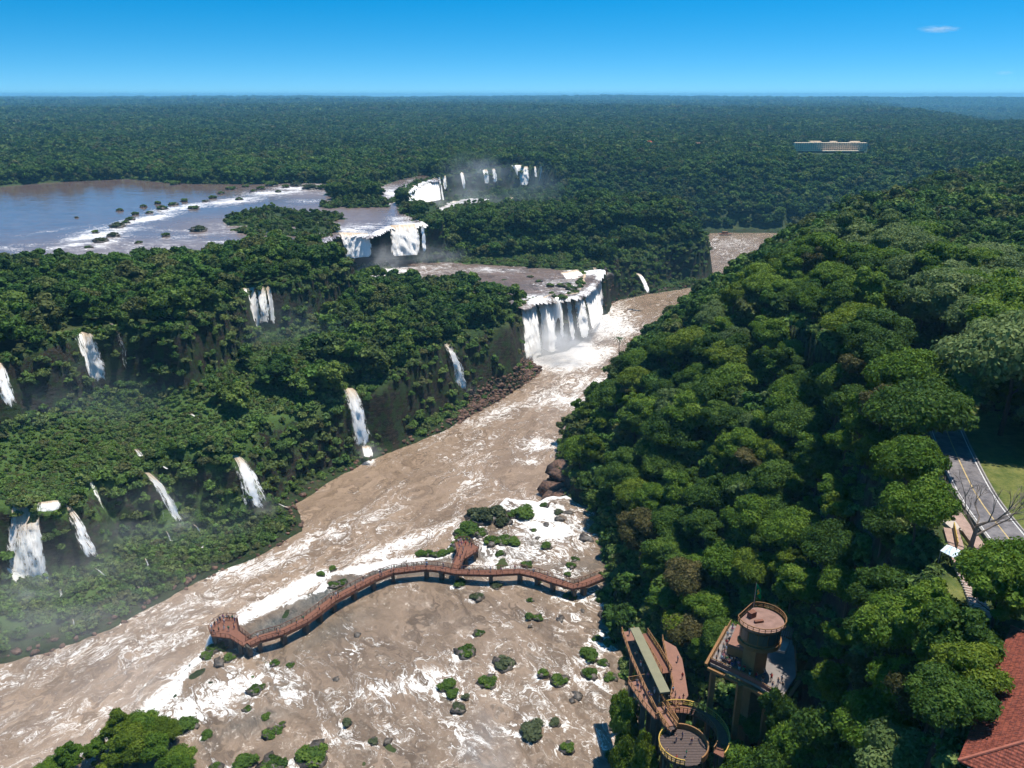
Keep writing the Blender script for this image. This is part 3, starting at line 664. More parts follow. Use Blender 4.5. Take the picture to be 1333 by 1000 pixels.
def waterfall(label, top, zt, bot, off, dens=.3, group=None, cat='waterfall', clear=True, nv=26, lift=.5):
    """top / bot: photo polylines of the lip and the foot; off: how far the foot stands out from the lip"""
    if zt in (28, 28.5, 29): zt = max(lz(top[0][0]), 20) + .3
    if zt in (31, 30.5) and top[0][0] < 300: zt = 25
    if zt == 22: zt = 17
    if group == 'waterfalls along the left cliffs' and len(top) == 2 and top[1][0] - top[0][0] < 30:
        def widen(l, k): c_ = (l[0][0] + l[1][0]) / 2; return [(c_ + (a - c_) * k, b) for a, b in l]
        top, bot = widen(top, 1.3), widen(bot, 1.45)
    T = [(*W(a, b, zt), zt) for a, b in top]
    Tm = np.mean([q[1] for q in T])
    nu = max(8, int(max(math.hypot(T[-1][0] - T[0][0], T[-1][1] - T[0][1]), 2) / .45)); nu = min(nu, 90)
    u = np.linspace(0, 1, nu)
    if len(top) == 1: T = [T[0], (T[0][0] + .5, T[0][1], T[0][2])]
    Tp = interp(T, u)
    # foot: on the ray of the photo point, a little nearer than the lip above it
    Bpx = interp([(a, b, 0) for a, b in bot], u)
    B = np.array([WD(Bpx[i, 0], Bpx[i, 1], Tp[i, 1] - off) for i in range(nu)])
    hgt_ = max(1., float(np.mean(Tp[:, 2] - B[:, 2]))); off2 = max(off, .36 * hgt_) if off > 0 else off
    if off2 > off: B = np.array([WD(Bpx[i, 0], Bpx[i, 1], Tp[i, 1] - off2) for i in range(nu)])
    v = np.linspace(0, 1, nv)
    jit = fbm(u * 9 + len(FALLS) * 7, u * 0, .8, 3)
    wid = np.hypot(Tp[-1, 0] - Tp[0, 0], Tp[-1, 1] - Tp[0, 1])
    X = np.zeros((nv, nu)); Y = X.copy(); Zv = X.copy()
    for j, vv in enumerate(v):
        h = vv ** .62 if True else vv
        X[j] = Tp[:, 0] + (B[:, 0] - Tp[:, 0]) * h; Y[j] = Tp[:, 1] + (B[:, 1] - Tp[:, 1]) * h
        Zv[j] = Tp[:, 2] + .25 + (B[:, 2] - Tp[:, 2]) * vv ** 1.25
        wob = fbm(X[j] + 40, Zv[j] * .15 + Y[j], 1.6, 3)
        Y[j] -= wob * .55; X[j] += wob * .35 + (vv * .9) * fbm(Zv[j] * .7, X[j] * .1 + 3 * len(FALLS), 2.5, 2)
    G, _ = land(X.ravel(), Y.ravel()); G = G.reshape(X.shape)
    Zv = np.maximum(Zv, G + lift)
    flat_n = nu * nv
    edge = np.minimum(u, 1 - u) * wid; edge = np.clip(1 - edge / (wid * (.34 if wid < 9 else .12) + .3), 0, 1)
    ed = np.tile(edge, nv) * .8 + np.repeat(np.clip((v - .8) * 5, 0, 1) ** 2, nu) * .55
    flow = np.stack([np.tile(u * max(wid, 7.0), nv), np.repeat(v, nu) * np.abs(np.mean(Tp[:, 2] - B[:, 2])), np.full(flat_n, len(FALLS) * 3.7)], 1)
    front = np.stack([X.ravel(), Y.ravel(), Zv.ravel()], 1)
    ff = grid_faces(nv, nu)
    o = mesh_obj('waterfall', front, ff, m_fall, smooth=True, attrs={'flow': flow, 'edge': ed, 'dens': np.full(flat_n, dens), 'drop': np.repeat(v, nu)})
    tag(o, label, cat, group)
    px, py, d = P(front[:, 0], front[:, 1], front[:, 2])
    FALLS.append(o)
    if clear:
        l = [(px[j * nu], py[j * nu]) for j in range(nv)]; r_ = [(px[(j + 1) * nu - 1], py[(j + 1) * nu - 1]) for j in range(nv)]
        top_, bot_ = [a for a in top], [b for b in bot]
        CLEAR.append(([(top[0][0] - 1, top[0][1] - 1), (top[-1][0] + 1, top[-1][1] - 1), (bot[-1][0] + 1, bot[-1][1] - 4), (bot[0][0] - 1, bot[0][1] - 4)], float(np.max(d)) + 4))
    return o
GL_ = 'waterfalls along the left cliffs'
# left cliffs, lower row
waterfall('wide veil of several strands, lowest fall at the left edge over dark rock', [(14,674),(56,672)], 28, [(14,797),(72,768)], 9, .22, GL_)
waterfall('short white step above a grassy ledge at the far left', [(52,655),(74,652)], 31, [(54,668),(76,665)], 2, .5, GL_)
waterfall('slanting white fall right of the wide veil on the left', [(82,663),(94,662)], 28, [(108,727),(134,732)], 8, .25, GL_)
waterfall('thin forked fall left of the bulging brown rock', [(112,627),(124,628)], 28.5, [(124,668),(148,706)], 8, .05, GL_)
waterfall('long narrow cascade down the bulging brown rock, ending in a white fan', [(186,616),(196,616)], 28.5, [(224,680),(242,682)], 9, .3, GL_)
waterfall('tiny white cascade just above the bulging brown rock', [(174,586),(178,585)], 31, [(182,606),(194,603)], 3, .3, GL_)
waterfall('faint wisp beside the long narrow cascade', [(208,648),(214,650)], 22, [(208,685),(218,685)], 3, -.05, GL_, clear=False)
waterfall('white fall in two steps beside dark cliff, right of the brown rock', [(302,596),(312,595)], 28.5, [(322,668),(354,660)], 9, .28, GL_)
waterfall('small trickle between bushes above the two-step fall', [(246,556),(252,556)], 30.5, [(258,568),(266,570)], 2, .3, GL_)
waterfall('tall straight white fall landing beside the brown river', [(446,506),(462,506)], 28.5, [(462,583),(484,583)], 9, .32, GL_)
waterfall('small white apron at the foot of the tall straight fall', [(470,581),(482,581)], 6, [(474,596),(486,596)], 5, .4, GL_)
waterfall('speckled fall running down beside the forested headland tip', [(572,446),(582,446)], 29.8, [(596,510),(612,511)], 8, .22, GL_)
# left cliffs, upper row
waterfall('white fall cut by the left edge of the picture, upper cliff', [(-6,475),(4,473)], 57, [(2,533),(26,530)], 7, .25, GL_)
waterfall('broad white fall in the shade of the upper left cliff', [(104,432),(120,436)], 57, [(110,500),(142,500)], 6, .3, GL_)
waterfall('thin double fall right of the broad shaded one', [(147,430),(157,431)], 57, [(162,487),(172,484)], 5, .02, GL_)
for a, b, c_, d_ in ((317, 321, 322, 328), (323, 331, 330, 341), (334, 343, 342, 354), (346, 350, 355, 361)):
    waterfall({317: 'leftmost of four parallel strands in the dark upper cliff', 323: 'second of four parallel strands in the dark upper cliff', 334: 'third and brightest of four strands in the dark upper cliff', 346: 'rightmost thin strand of four in the dark upper cliff'}[a],
              [(a,377),(b,376)], 57, [(c_,430),(d_,428)], 5, .42, GL_)
# central falls
GC = 'big falls dropping from the middle shelf to the river'
waterfall('great white fall at the left end of the central falls, with spray foot', [(676,398),(684,392),(694,389)], 30, [(684,468),(694,474),(706,474)], 13, .55, GC, nv=34)
waterfall('broad white fall just left of the dark rock in the central falls', [(696,387),(706,388),(718,383)], 30, [(708,474),(722,470),(736,462)], 12, .5, GC, nv=34)
waterfall('thin white fall right beside the dark rock in the central falls', [(733,385),(739,383)], 30, [(741,444),(750,443)], 9, .4, GC)
waterfall('white fall between two rock ribs in the central falls', [(742,383),(753,381)], 30, [(752,441),(769,439)], 9, .5, GC)
waterfall('white curtain in two drops behind the mossy ledge, central falls', [(754,378),(758,366),(761,354)], 30, [(770,434),(780,420),(786,404)], 10, .5, GC)
waterfall('narrow tall fall at the right end of the central falls', [(771,349),(778,350)], 30, [(777,400),(787,402)], 7, .45, GC)
waterfall('brown sheet sliding over the ledge above the white curtain', [(728,356),(752,351)], 33, [(740,372),(762,368)], 5, .5, GC, clear=False)
waterfall('little lone fall tumbling to the river below the wooded island', [(827,357),(831,356)], 24, [(838,381),(848,382)], 8, .4, None)
# falls feeding the middle shelf
GB = 'falls dropping onto the middle shelf'
waterfall('brownish white fall half hidden behind the headland trees', [(438,303),(481,304)], 57, [(450,338),(486,334)], 8, .5, GB)
waterfall('wide white block of falling water above the misty middle shelf', [(506,294),(542,292)], 57, [(510,334),(548,332)], 8, .55, GB)
waterfall('thin strand right of the wide white block', [(547,292),(553,293)], 57, [(548,329),(557,329)], 7, .3, GB)
# distant gorge falls
GD = 'distant falls round the misty gorge'
waterfall('long distant fall curving along the left wall of the gorge', [(527,250),(540,240),(553,234),(567,232)], 57, [(531,268),(545,265),(560,263),(575,260)], 10, .8, GD)
for k, (a, b, c_, d_, g1, e, f_, lb) in enumerate([(574,229,580,229,575,582,247,'small distant fall right of the long curving one'), (588,225,603,225,589,606,246,'distant fall shaped like a fan, left of the mist'),
        (620,221,634,221,622,637,239,'distant fall in the middle of the back wall, partly veiled'), (639,220,646,220,640,649,238,'dim distant fall behind thick mist'),
        (658,217,687,217,659,689,241,'brightest broad distant fall on the back wall'), (695,217,697.5,217,696,699,231,'hair-thin distant fall at the far right of the back wall')]):
    waterfall(lb, [(a,b),(c_,d_)], 57, [(g1, f_), (e, f_)], 6, .65 if k not in (3,) else .3, GD)
for a, c_, y0, g1, e, y1, lb in ((552, 600, 263, 554, 604, 280, 'lower distant fall under the long curving one'), (606, 612, 264, 608, 615, 276, 'thin lower distant fall veiled by mist'), (636, 653, 256, 646, 662, 278, 'lower distant fall slanting left of the wooded rock'), (663, 669, 258, 665, 673, 273, 'small lower distant fall against the wooded rock'), (702, 705, 246, 698, 704, 268, 'slim distant fall right of the wooded rock')):
    waterfall(lb, [(a,y0),(c_,y0 - .5)], 31, [(g1,y1),(e,y1)], 6, .7, GD)

GTk = 'thin white trickles over the bushy left bank'
for k, (a, b, c_, d_, zz, lb) in enumerate([(250,684,262,706,5,'white trickle below the long narrow cascade, nearest its foot'),(262,708,262,724,3,'lower end of the white trickle running to the river'),(214,692,222,712,5,'short trickle left of the long narrow cascade foot'),(186,728,192,742,4,'small white trickle in the bushes of the lower left bank'),
        (120,740,136,752,5,'white splash below the slanting fall on the left bank'),(92,806,96,822,3,'trickle near the foot of the wide veil, lower bank'),(76,768,80,790,4,'white splash just right of the wide veil foot'),(282,744,296,750,1,'white patch where a trickle meets the river'),(178,764,182,780,3,'little trickle in the middle of the lower left bank'),
        (352,655,372,664,3,'white apron right of the two-step fall'),(206,606,214,612,21,'trickle above the bulging brown rock, right side'),(214,488,222,494,34,'tiny white step on the upper terrace beside bushes'),(226,514,238,520,31,'white puddle cascade in the middle of the upper terrace'),(160,524,168,528,31,'tiny white step left on the upper terrace'),(566,718,574,700,12,'')]):
    if lb: waterfall(lb, [(a, b), (a + 5, b)], zz, [(c_, d_), (c_ + 6, d_)], 2, .3, GTk, nv=10, clear=(b < 530), lift=.9)
# ------------------------------------------------------------------ sight lines kept open for built things
CLEAR += [
 ([(812,818),(835,818),(866,880),(884,905),(915,928),(932,960),(940,975),(938,1000),(858,1000),(850,940),(818,888)], 172, .5),   # lookout ramps
 ([(868,830),(885,835),(892,900),(875,890)], 165),
 ([(918,862),(952,810),(966,790),(980,765),(1022,800),(1032,822),(1012,862),(1012,895),(980,895)], 162, .55),   # tower
 ([(958,890),(968,890),(968,920),(958,920)], 150), ([(1004,893),(1018,905),(1016,912),(1000,904)], 140),
 ([(1312,816),(1345,805),(1345,1010),(1262,1010),(1266,975),(1300,900)], 110),
 ([(1240,690),(1252,700),(1272,775),(1262,785),(1240,730)], 118), ([(1228,765),(1255,765),(1262,790),(1230,795)], 112),
 ([(1232,590),(1240,575),(1340,690),(1340,705),(1298,705),(1262,690),(1246,640)], 150), ([(1318,615),(1345,600),(1345,660)], 130),
 ([(1214,482),(1238,470),(1246,490),(1235,508),(1224,500)], 200),
 ([(1265,630),(1310,650),(1310,690),(1262,705)], 118),
 ([(262,795),(330,790),(735,740),(740,765),(330,870),(262,860)], 190),
 ([(1028,176),(1133,176),(1133,200),(1060,202),(1035,202)], 1330),
 ([(705,600),(745,592),(748,640),(712,648)], 320),
]
HOT = None
# ------------------------------------------------------------------ near forest: each tree an object
protos = {}
specs = [(6.0, 4.6, 13.5, 22), (5.2, 5.0, 15.5, 15), (7.4, 6.0, 12.6, 28), (4.4, 3.4, 13.0, 12), (6.4, 4.0, 14.4, 19), (5.4, 5.6, 12.0, 17), (3.8, 5.0, 16.5, 10), (6.6, 7.0, 13.2, 14)]
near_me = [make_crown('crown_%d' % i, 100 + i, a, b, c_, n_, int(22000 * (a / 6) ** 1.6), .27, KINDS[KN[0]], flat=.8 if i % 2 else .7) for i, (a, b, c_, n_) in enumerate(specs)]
trunk_me = [trunk_mesh('trunk_%d' % i, 5 + i, 7.5, .34, m_bark) for i in range(3)]
xs, ys, zs, ss = scatter(58, 330, 7.6, .72, 1.22, 6.0)
rmask = sdf(xs, ys, RIGHTLAND) > 0
px, py, dd = P(xs, ys, zs + 9 * ss)
vis = rmask & (px > 640) & (px < 1400) & (py > 200) & (py < 1080)
size = np.where(vis, ss * F / dd, 0)
# crowns that others hide come last: prefer those that stand clear towards the camera
order = np.argsort(-size)
gridc = {}
pick = []
NEAR_N = 255
for i in order:
    if size[i] <= 0 or len(pick) >= NEAR_N: break
    pick.append(i)
pick = set(pick)
def zone(px, py):
    marks = [((995, 830), 'the round lookout tower'), ((860, 880), 'the lookout ramps'), ((1290, 900), 'the red tiled roof'), ((1285, 650), 'the two-lane road'), ((745, 755), 'the right end of the walkway'),
             ((730, 615), 'the brown rock outcrop'), ((785, 470), 'the river bend'), ((1230, 480), 'the sunny lawn'), ((1250, 740), 'the footpath'), ((1090, 380), 'the dirt clearing'), ((1010, 600), 'the middle of the right-bank slope'), ((1100, 720), 'the foot of the wooded hill'), ((900, 520), 'the river side of the slope')]
    (mx_, my_), nm = min(marks, key=lambda q: (q[0][0] - px) ** 2 + (q[0][1] - py) ** 2)
    dx, dy = px - mx_, py - my_
    L = math.hypot(dx, dy)
    if abs(dx) > 1.6 * abs(dy): w_ = 'right of' if dx > 0 else 'left of'
    elif abs(dy) > 1.6 * abs(dx): w_ = 'above' if dy < 0 else 'below'
    else: w_ = ('upper right of' if dx > 0 else 'upper left of') if dy < 0 else ('lower right of' if dx > 0 else 'lower left of')
    return ('close ' if L < 55 else '') + w_ + ' ' + nm
first = {}
used_lab = {}
def make_tree(x, y, z, s, kind, ci, label, group, name='broadleaf_tree', rz=None):
    e_ = empty(name, (x, y, z - .4), random.uniform(0, 6.28) if rz is None else rz, label, 'tree', group)
    e_.scale = (s, s, s * random.uniform(.88, 1.15))
    for nm, me in (('crown', near_me[ci]), ('trunk', trunk_me[ci % 3])):
        key = (nm, ci)
        if key in first: o = first[key].copy()
        else: o = bpy.data.objects.new(nm, me); first[key] = o
        C.objects.link(o); o.parent = e_
        if nm == 'crown': o.material_slots[0].link = 'OBJECT'; o.material_slots[0].material = KINDS[kind]
    return e_
SZ = ['small', 'medium-sized', 'large', 'very large']
for i in pick:
    v = random.random() + .25 * float(fbm(np.array([xs[i]]), np.array([ys[i]]), 40, 2)[0])
    if xs[i] > 105 + .1 * (ys[i] - 200): kd = 'pale grey-green' if v > .3 else 'mid green'
    else: kd = 'dark green' if v < .36 else 'mid green' if v < .68 else 'bright yellow-green' if v < .80 else 'olive brown' if v < .90 else 'pale grey-green'
    s = ss[i] * (1.25 if xs[i] > 105 and ys[i] < 300 else 1)
    sz = SZ[int(np.searchsorted([.8, .98, 1.15], s))]
    lab = f'{sz} {kd} tree {zone(px[i], py[i])}'
    make_tree(xs[i], ys[i], zs[i], s, kd, random.randrange(8), lab, 'trees of the right-bank forest')
for k, (a, b, s_, kd, lb) in enumerate([(1186,604,1.2,'dark green','dark green roadside tree overhanging the road where it disappears'), (1170,556,1.15,'mid green','mid green tree hiding the upper road, left side'), (1203,575,.9,'dark green','dark roadside tree casting shade on the asphalt'),
        (1302,566,1.75,'pale grey-green','huge pale spreading tree right of the lawn, its shade on the road'), (1345,560,1.5,'pale grey-green','huge pale tree cut by the right edge behind the lawn'), (1262,470,1.3,'pale grey-green','pale rounded tree at the top end of the sunny lawn'), (1304,812,.80,'mid green','feathery bright tree at the right edge below the bare tree'), (1345,835,.85,'mid green','feathery tree cut by the right edge above the roof'), (1290,640,.0,'','')]):
    if s_ > 0: x_, y_ = W(a, b, 77); make_tree(x_, y_, 76.9, s_, kd, (2, 0, 4, 2, 7, 0, 2, 4)[k], lb, 'trees beside the road')
def tree_at(a, b, D, s_, kd, ci, lb, group, tall=None):
    dx_, dy_, dz_ = ray(a, b); x_, y_, zc = dx_ * D, dy_ * D, CAMZ + dz_ * D; g0 = gz(x_, y_); e_ = make_tree(x_, y_, g0, s_, kd, ci, lb, group)
    e_.scale = (s_, s_, max(.6, min(1.45, (zc - g0) / 9.5)))
for q in [(1026,872,128,.80,'dark green',3,'small dark tree half covering the right side of the tower deck'), (1004,925,122,.95,'mid green',0,'bushy tree in front of the tower, below its right corner'), (972,945,120,.8,'bright yellow-green',4,'bright tree in front of the tower legs'),
          (1040,915,116,1.0,'dark green',2,'dark crown lower right of the tower deck'), (944,925,128,.7,'dark green',5,'dark crown below the left corner of the tower deck'), (1010,975,112,.9,'bright yellow-green',0,'bright crown at the bottom edge below the tower'),
          (966,992,114,.7,'mid green',4,'green crown at the bottom edge right of the round deck'), (815,935,150,.5,'mid green',1,'small tree under the left edge of the pink terrace'), (822,962,146,.5,'dark green',3,'small dark tree left of the round deck'), (812,905,156,.6,'mid green',5,'small tree beside the shore left of the terrace'),
          (838,992,142,.5,'bright yellow-green',1,'small bright tree at the bottom edge left of the round deck'), (815,985,146,.6,'bright yellow-green',5,'yellow-green bush tree by the shore at the bottom edge')]:
    tree_at(*q, 'trees round the tower and ramps')
HILL = ['beside the brown gap right of the tower', 'halfway between the tower and the roof', 'just left of the tiled roof eave', 'low between tower and roof', 'touching the roof edge', 'in the dark hollow right of the tower', 'right behind the tower deck', 'at the near corner of the roof', 'at the bottom edge left of the roof', 'right of the tower legs', 'at the bottom edge between tower and roof', 'above the hollow, left of the footpath', 'above the dark hollow, right of the tower']
for k, (a, b, s_) in enumerate([(1150,880,.72),(1190,922,.75),(1228,885,.62),(1120,935,.75),(1240,935,.6),(1162,965,.8),(1085,895,.7),(1222,975,.66),(1195,995,.75),(1075,955,.72),(1140,1005,.8),(1195,845,.7),(1140,835,.75)]):
    x_, y_, z_ = hit(a, b, 40, 400); kd = ['mid green', 'dark green', 'bright yellow-green', 'mid green', 'olive brown'][(k * 3) % 5]
    make_tree(x_, y_, z_, s_, kd, k % 8, kd + ' tree ' + HILL[k], 'trees between the tower and the tiled roof')
# ------------------------------------------------------------------ the rest of the woods
def geo_instances(name, x, y, z, s, meshes, m):
    n = len(x)
    vm = bpy.data.meshes.new(name); vm.vertices.add(n); vm.vertices.foreach_set('co', np.stack([x, y, z], 1).astype(np.float32).ravel())
    for k, v in (('sc', s), ('rot', rng.uniform(0, 6.28, n))):
        a = vm.attributes.new(k, 'FLOAT', 'POINT'); a.data.foreach_set('value', v.astype(np.float32))
    a = vm.attributes.new('pick', 'INT', 'POINT'); a.data.foreach_set('value', rng.integers(0, len(meshes), n).astype(np.int32))
    vm.materials.append(m)
    o = bpy.data.objects.new(name, vm); C.objects.link(o)
    ng = bpy.data.node_groups.new(name + '_scatter', 'GeometryNodeTree')
    ng.interface.new_socket('Geometry', in_out='INPUT', socket_type='NodeSocketGeometry'); ng.interface.new_socket('Geometry', in_out='OUTPUT', socket_type='NodeSocketGeometry')
    gi = ng.nodes.new('NodeGroupInput'); go = ng.nodes.new('NodeGroupOutput')
    iop = ng.nodes.new('GeometryNodeInstanceOnPoints'); g2i = ng.nodes.new('GeometryNodeGeometryToInstance')
    for me in meshes:
        po = bpy.data.objects.new(me.name, me)
        oi = ng.nodes.new('GeometryNodeObjectInfo'); oi.inputs['Object'].default_value = po; oi.inputs['As Instance'].default_value = False; oi.transform_space = 'ORIGINAL'
        ng.links.new(oi.outputs['Geometry'], g2i.inputs[0])
    def na(nm, ty):
        q = ng.nodes.new('GeometryNodeInputNamedAttribute'); q.data_type = ty; q.inputs[0].default_value = nm; return q.outputs[0]
    cx = ng.nodes.new('ShaderNodeCombineXYZ'); ng.links.new(na('rot', 'FLOAT'), cx.inputs[2])
    cs = ng.nodes.new('ShaderNodeCombineXYZ'); sca = na('sc', 'FLOAT')
    for k in range(3): ng.links.new(sca, cs.inputs[k])
    ng.links.new(gi.outputs[0], iop.inputs['Points']); ng.links.new(g2i.outputs[0], iop.inputs['Instance'])
    iop.inputs['Pick Instance'].default_value = True; ng.links.new(na('pick', 'INT'), iop.inputs['Instance Index'])
    ng.links.new(cx.outputs[0], iop.inputs['Rotation']); ng.links.new(cs.outputs[0], iop.inputs['Scale']); ng.links.new(iop.outputs[0], go.inputs[0])
    md = o.modifiers.new('scatter', 'NODES'); md.node_group = ng
    return tag(o, kind='stuff')
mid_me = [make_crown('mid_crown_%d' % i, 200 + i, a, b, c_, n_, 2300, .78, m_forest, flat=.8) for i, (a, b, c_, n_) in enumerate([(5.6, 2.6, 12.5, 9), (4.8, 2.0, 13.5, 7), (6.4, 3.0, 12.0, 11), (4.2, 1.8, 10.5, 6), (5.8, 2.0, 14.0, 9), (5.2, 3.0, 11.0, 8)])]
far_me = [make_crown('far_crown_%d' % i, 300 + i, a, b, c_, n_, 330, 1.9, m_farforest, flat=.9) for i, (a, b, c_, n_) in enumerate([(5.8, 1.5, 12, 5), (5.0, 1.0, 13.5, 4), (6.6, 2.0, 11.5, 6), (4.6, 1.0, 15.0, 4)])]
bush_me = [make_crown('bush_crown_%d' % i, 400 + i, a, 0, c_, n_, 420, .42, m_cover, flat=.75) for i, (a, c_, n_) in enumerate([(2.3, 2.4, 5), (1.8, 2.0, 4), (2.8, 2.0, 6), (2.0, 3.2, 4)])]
near_left = np.array([i for i in range(len(xs)) if i not in pick])
nx, ny, nz_, ns = [a[near_left] for a in (xs, ys, zs, ss)]
x2, y2, z2, s2 = scatter(330, 700, 7.4, .65, 1.15, 5.6)
x3, y3, z3, s3 = scatter(700, 1150, 9.0, .75, 1.3, 5.6)
fx, fy, fz, fs = [np.concatenate(q) for q in zip((nx, ny, nz_, ns), (x2, y2, z2, s2), (x3, y3, z3, s3))]
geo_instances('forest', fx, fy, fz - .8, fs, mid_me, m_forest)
parts = [scatter(1150, 1900, 10.5, .8, 1.4, 5.6), scatter(1900, 3300, 15, 1.2, 1.9, 5.6), scatter(3300, 6200, 25, 1.8, 3.0, 5.6), scatter(6200, 11000, 52, 3.2, 5.0, 5.6)]
fx, fy, fz, fs = [np.concatenate(q) for q in zip(*parts)]
fz = fz + (fs > 1.5) * (-.6 * 6 * (fs - 1.2))
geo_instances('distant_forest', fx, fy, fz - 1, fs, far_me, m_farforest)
# shrubs and ferns on ledges, banks and cliff faces
bx, by = cells(150, 700, 2.7)
bz, bm_ = land(bx, by)
okb = ((bm_['mid'] > -3) & (bm_['low'] < 0) & (bm_['mw'] < -1.0)) | ((bm_['low'] >= 0) & (bm_['river'] < -2.5) & (bm_['shelf'] < -2)) | (bm_['isl'] > -5)
okb &= ~((bm_['right'] > 22) | ((bm_['right'] > 0) & (rng.random(bx.shape) < .4)))
okb |= (bm_['right'] > .5) & (bm_['right'] < 14) & (by < 420)
onrock = (bm_['mid'] > 0) & (bm_['mid'] < 6) | (bm_['low'] > 0) & (bm_['low'] < 8)
okb &= ~(onrock & (rng.random(bx.shape) < .12))
BOULDERS = Z([(560,566),(600,548),(650,528),(700,486),(706,468),(690,462),(668,478),(640,498),(610,520),(585,545)], 3)
okb &= ~((sdf(bx, by, BOULDERS) > 0) & (rng.random(bx.shape) < .9))
okb &= (bm_['road'] > 10)
bpx, bpy_, bd = P(bx, by, bz + 1.2)
nrock = fbm(bx, by, 18, 2)
okb &= ~((nrock > .35) & (rng.random(bx.shape) < .6))
okb &= ~hidden_by(bpx, bpy_, .3 * F / bd, bd) | ((bm_['low'] > 9) & (by < 300) & (bm_['right'] < -20))
bs = rng.uniform(.45, 1.15, bx.shape)
bs = np.where(onrock, bs * 1.2, bs)
mdw_ = (bm_['mid'] > 9) & (bm_['low'] < -3) & (bx < -88) & (by < 400)
okb &= ~(mdw_ & (rng.random(bx.shape) < .35)); bs = np.where(mdw_, bs * .62, bs)
x7, y7 = cells(640, 1010, 5.0); z7, m7 = land(x7, y7)
k7 = ((m7['mid'] > -6) & (m7['low'] < 0) & (sdf(x7, y7, GT) < -1) & (m7['right'] < 0) & (x7 < 80)) | ((m7['up'] > -14) & (m7['up'] < -.5) & (m7['mid'] < 2)) | (m7['isl'] > -6) & (y7 < 780)
xm, ym = cells(200, 400, 1.7); zm, mm_ = land(xm, ym); km = (mm_['mid'] > 6) & (mm_['low'] < -1) & (xm < -80) & (mm_['right'] < 0); sm9 = rng.uniform(.22, .6, xm.shape) * (1 + .5 * fbm(xm, ym, 14, 2))
x8, y8 = cells(250, 640, 3.4); z8, m8 = land(x8, y8); k8 = (m8['up'] > -9) & (m8['up'] < -.3) & (m8['mid'] < 3)
x9, y9 = [np.concatenate(q) for q in zip(cells(50, 190, 2.3), cells(190, 420, 3.3))]; z9, m9 = land(x9, y9); k9 = (m9['right'] > 2) & (m9['road'] > 8) & (sdf(x9, y9, LAWN) < 1) & (sdf(x9, y9, LAWN2) < -1)
s9 = rng.uniform(.7, 1.5, x9.shape) * np.where(np.hypot(x9, y9) < 190, .62, 1); p9, q9, d9 = P(x9, y9, z9 + 1); k9 &= ~hidden_by(p9, q9, 1.0 * F / d9, d9 + 30)
bx, by, bz, bs = [np.concatenate(q) for q in ((bx[okb], x7[k7], x8[k8], x9[k9], xm[km]), (by[okb], y7[k7], y8[k8], y9[k9], ym[km]), (bz[okb], z7[k7], z8[k8], z9[k9], zm[km] + .15), (bs[okb], rng.uniform(.8, 1.6, k7.sum()), rng.uniform(.6, 1.2, k8.sum()), s9[k9], sm9[km]))]
geo_instances('ledge_shrubs', bx, by, bz - .35, bs, bush_me, m_cover)
print('counts', len(pick), len(fx), okb.sum())
# ------------------------------------------------------------------ built things
m_deck = simple('red_brown_boards', (.165, .072, .046), .75, .2, .25, 1.8)
m_rail = simple('rusty_railing_paint', (.14, .060, .036), .6, .3, .2, 3.)
m_conc = simple('weathered_concrete', (.30, .27, .23), .85, .2, .25, 1.)
m_darkc = simple('dark_wet_concrete', (.10, .085, .07), .6, .3, .3, 1.)
m_pink = simple('pink_paving', (.215, .112, .080), .85, .15, .18, 1.2)
m_ochre = simple('ochre_paint', (.215, .112, .045), .7, .2, .2, .8)
m_yel = simple('yellow_rail_paint', (.42, .27, .05), .55, .3, .15, 2.)
m_beige = simple('greenish_beige_slab', (.19, .18, .115), .85, .15, .15, .6)
m_dplank = simple('dark_planks', (.075, .052, .045), .7, .25, .35, 3.)
m_metal = simple('grey_metal', (.35, .35, .36), .4, .5, .1, 2., metal=.6)
t = NT('dark_glass'); m_glass = t.out(t.bsdf((.06, .065, .06), .12, .6))
def ribbon(mb, pts, w, th):
    """deck strip of width w along 3-D points"""
    L, Rr_ = [], []
    n = len(pts)
    for i in range(n):
        a = Vector(pts[max(0, i - 1)]); b = Vector(pts[min(n - 1, i + 1)]); d = b - a; d.z = 0; d.normalize(); nrm = Vector((-d.y, d.x, 0)) * w / 2
        L.append(Vector(pts[i]) + nrm); Rr_.append(Vector(pts[i]) - nrm)
    for i in range(n - 1):
        q = [L[i], Rr_[i], Rr_[i + 1], L[i + 1]]; dn = Vector((0, 0, -th))
        vs = q + [p + dn for p in q]
        mb.add(vs, [(0,1,2,3),(7,6,5,4),(1,5,6,2),(3,7,4,0),(0,4,5,1),(2,6,7,3)])
    return L, Rr_
def railing(mb, pts, h=1.1, step=1.6, w=.09, infill=True, close=False):
    pts = [Vector(p) for p in pts]
    if close: pts = pts + [pts[0]]
    for a, b in zip(pts[:-1], pts[1:]):
        Lh = (b - a).length; k = max(1, round(Lh / step))
        for i in range(k + 1):
            p = a.lerp(b, i / k); mb.bar(p, p + Vector((0, 0, h)), w)
        mb.bar(a + Vector((0, 0, h)), b + Vector((0, 0, h)), w * 1.3)
        mb.bar(a + Vector((0, 0, h * .55)), b + Vector((0, 0, h * .55)), w * .6); mb.bar(a + Vector((0, 0, h * .2)), b + Vector((0, 0, h * .2)), w * .8)
def W3(px, py, z): return (*W(px, py, z), z)
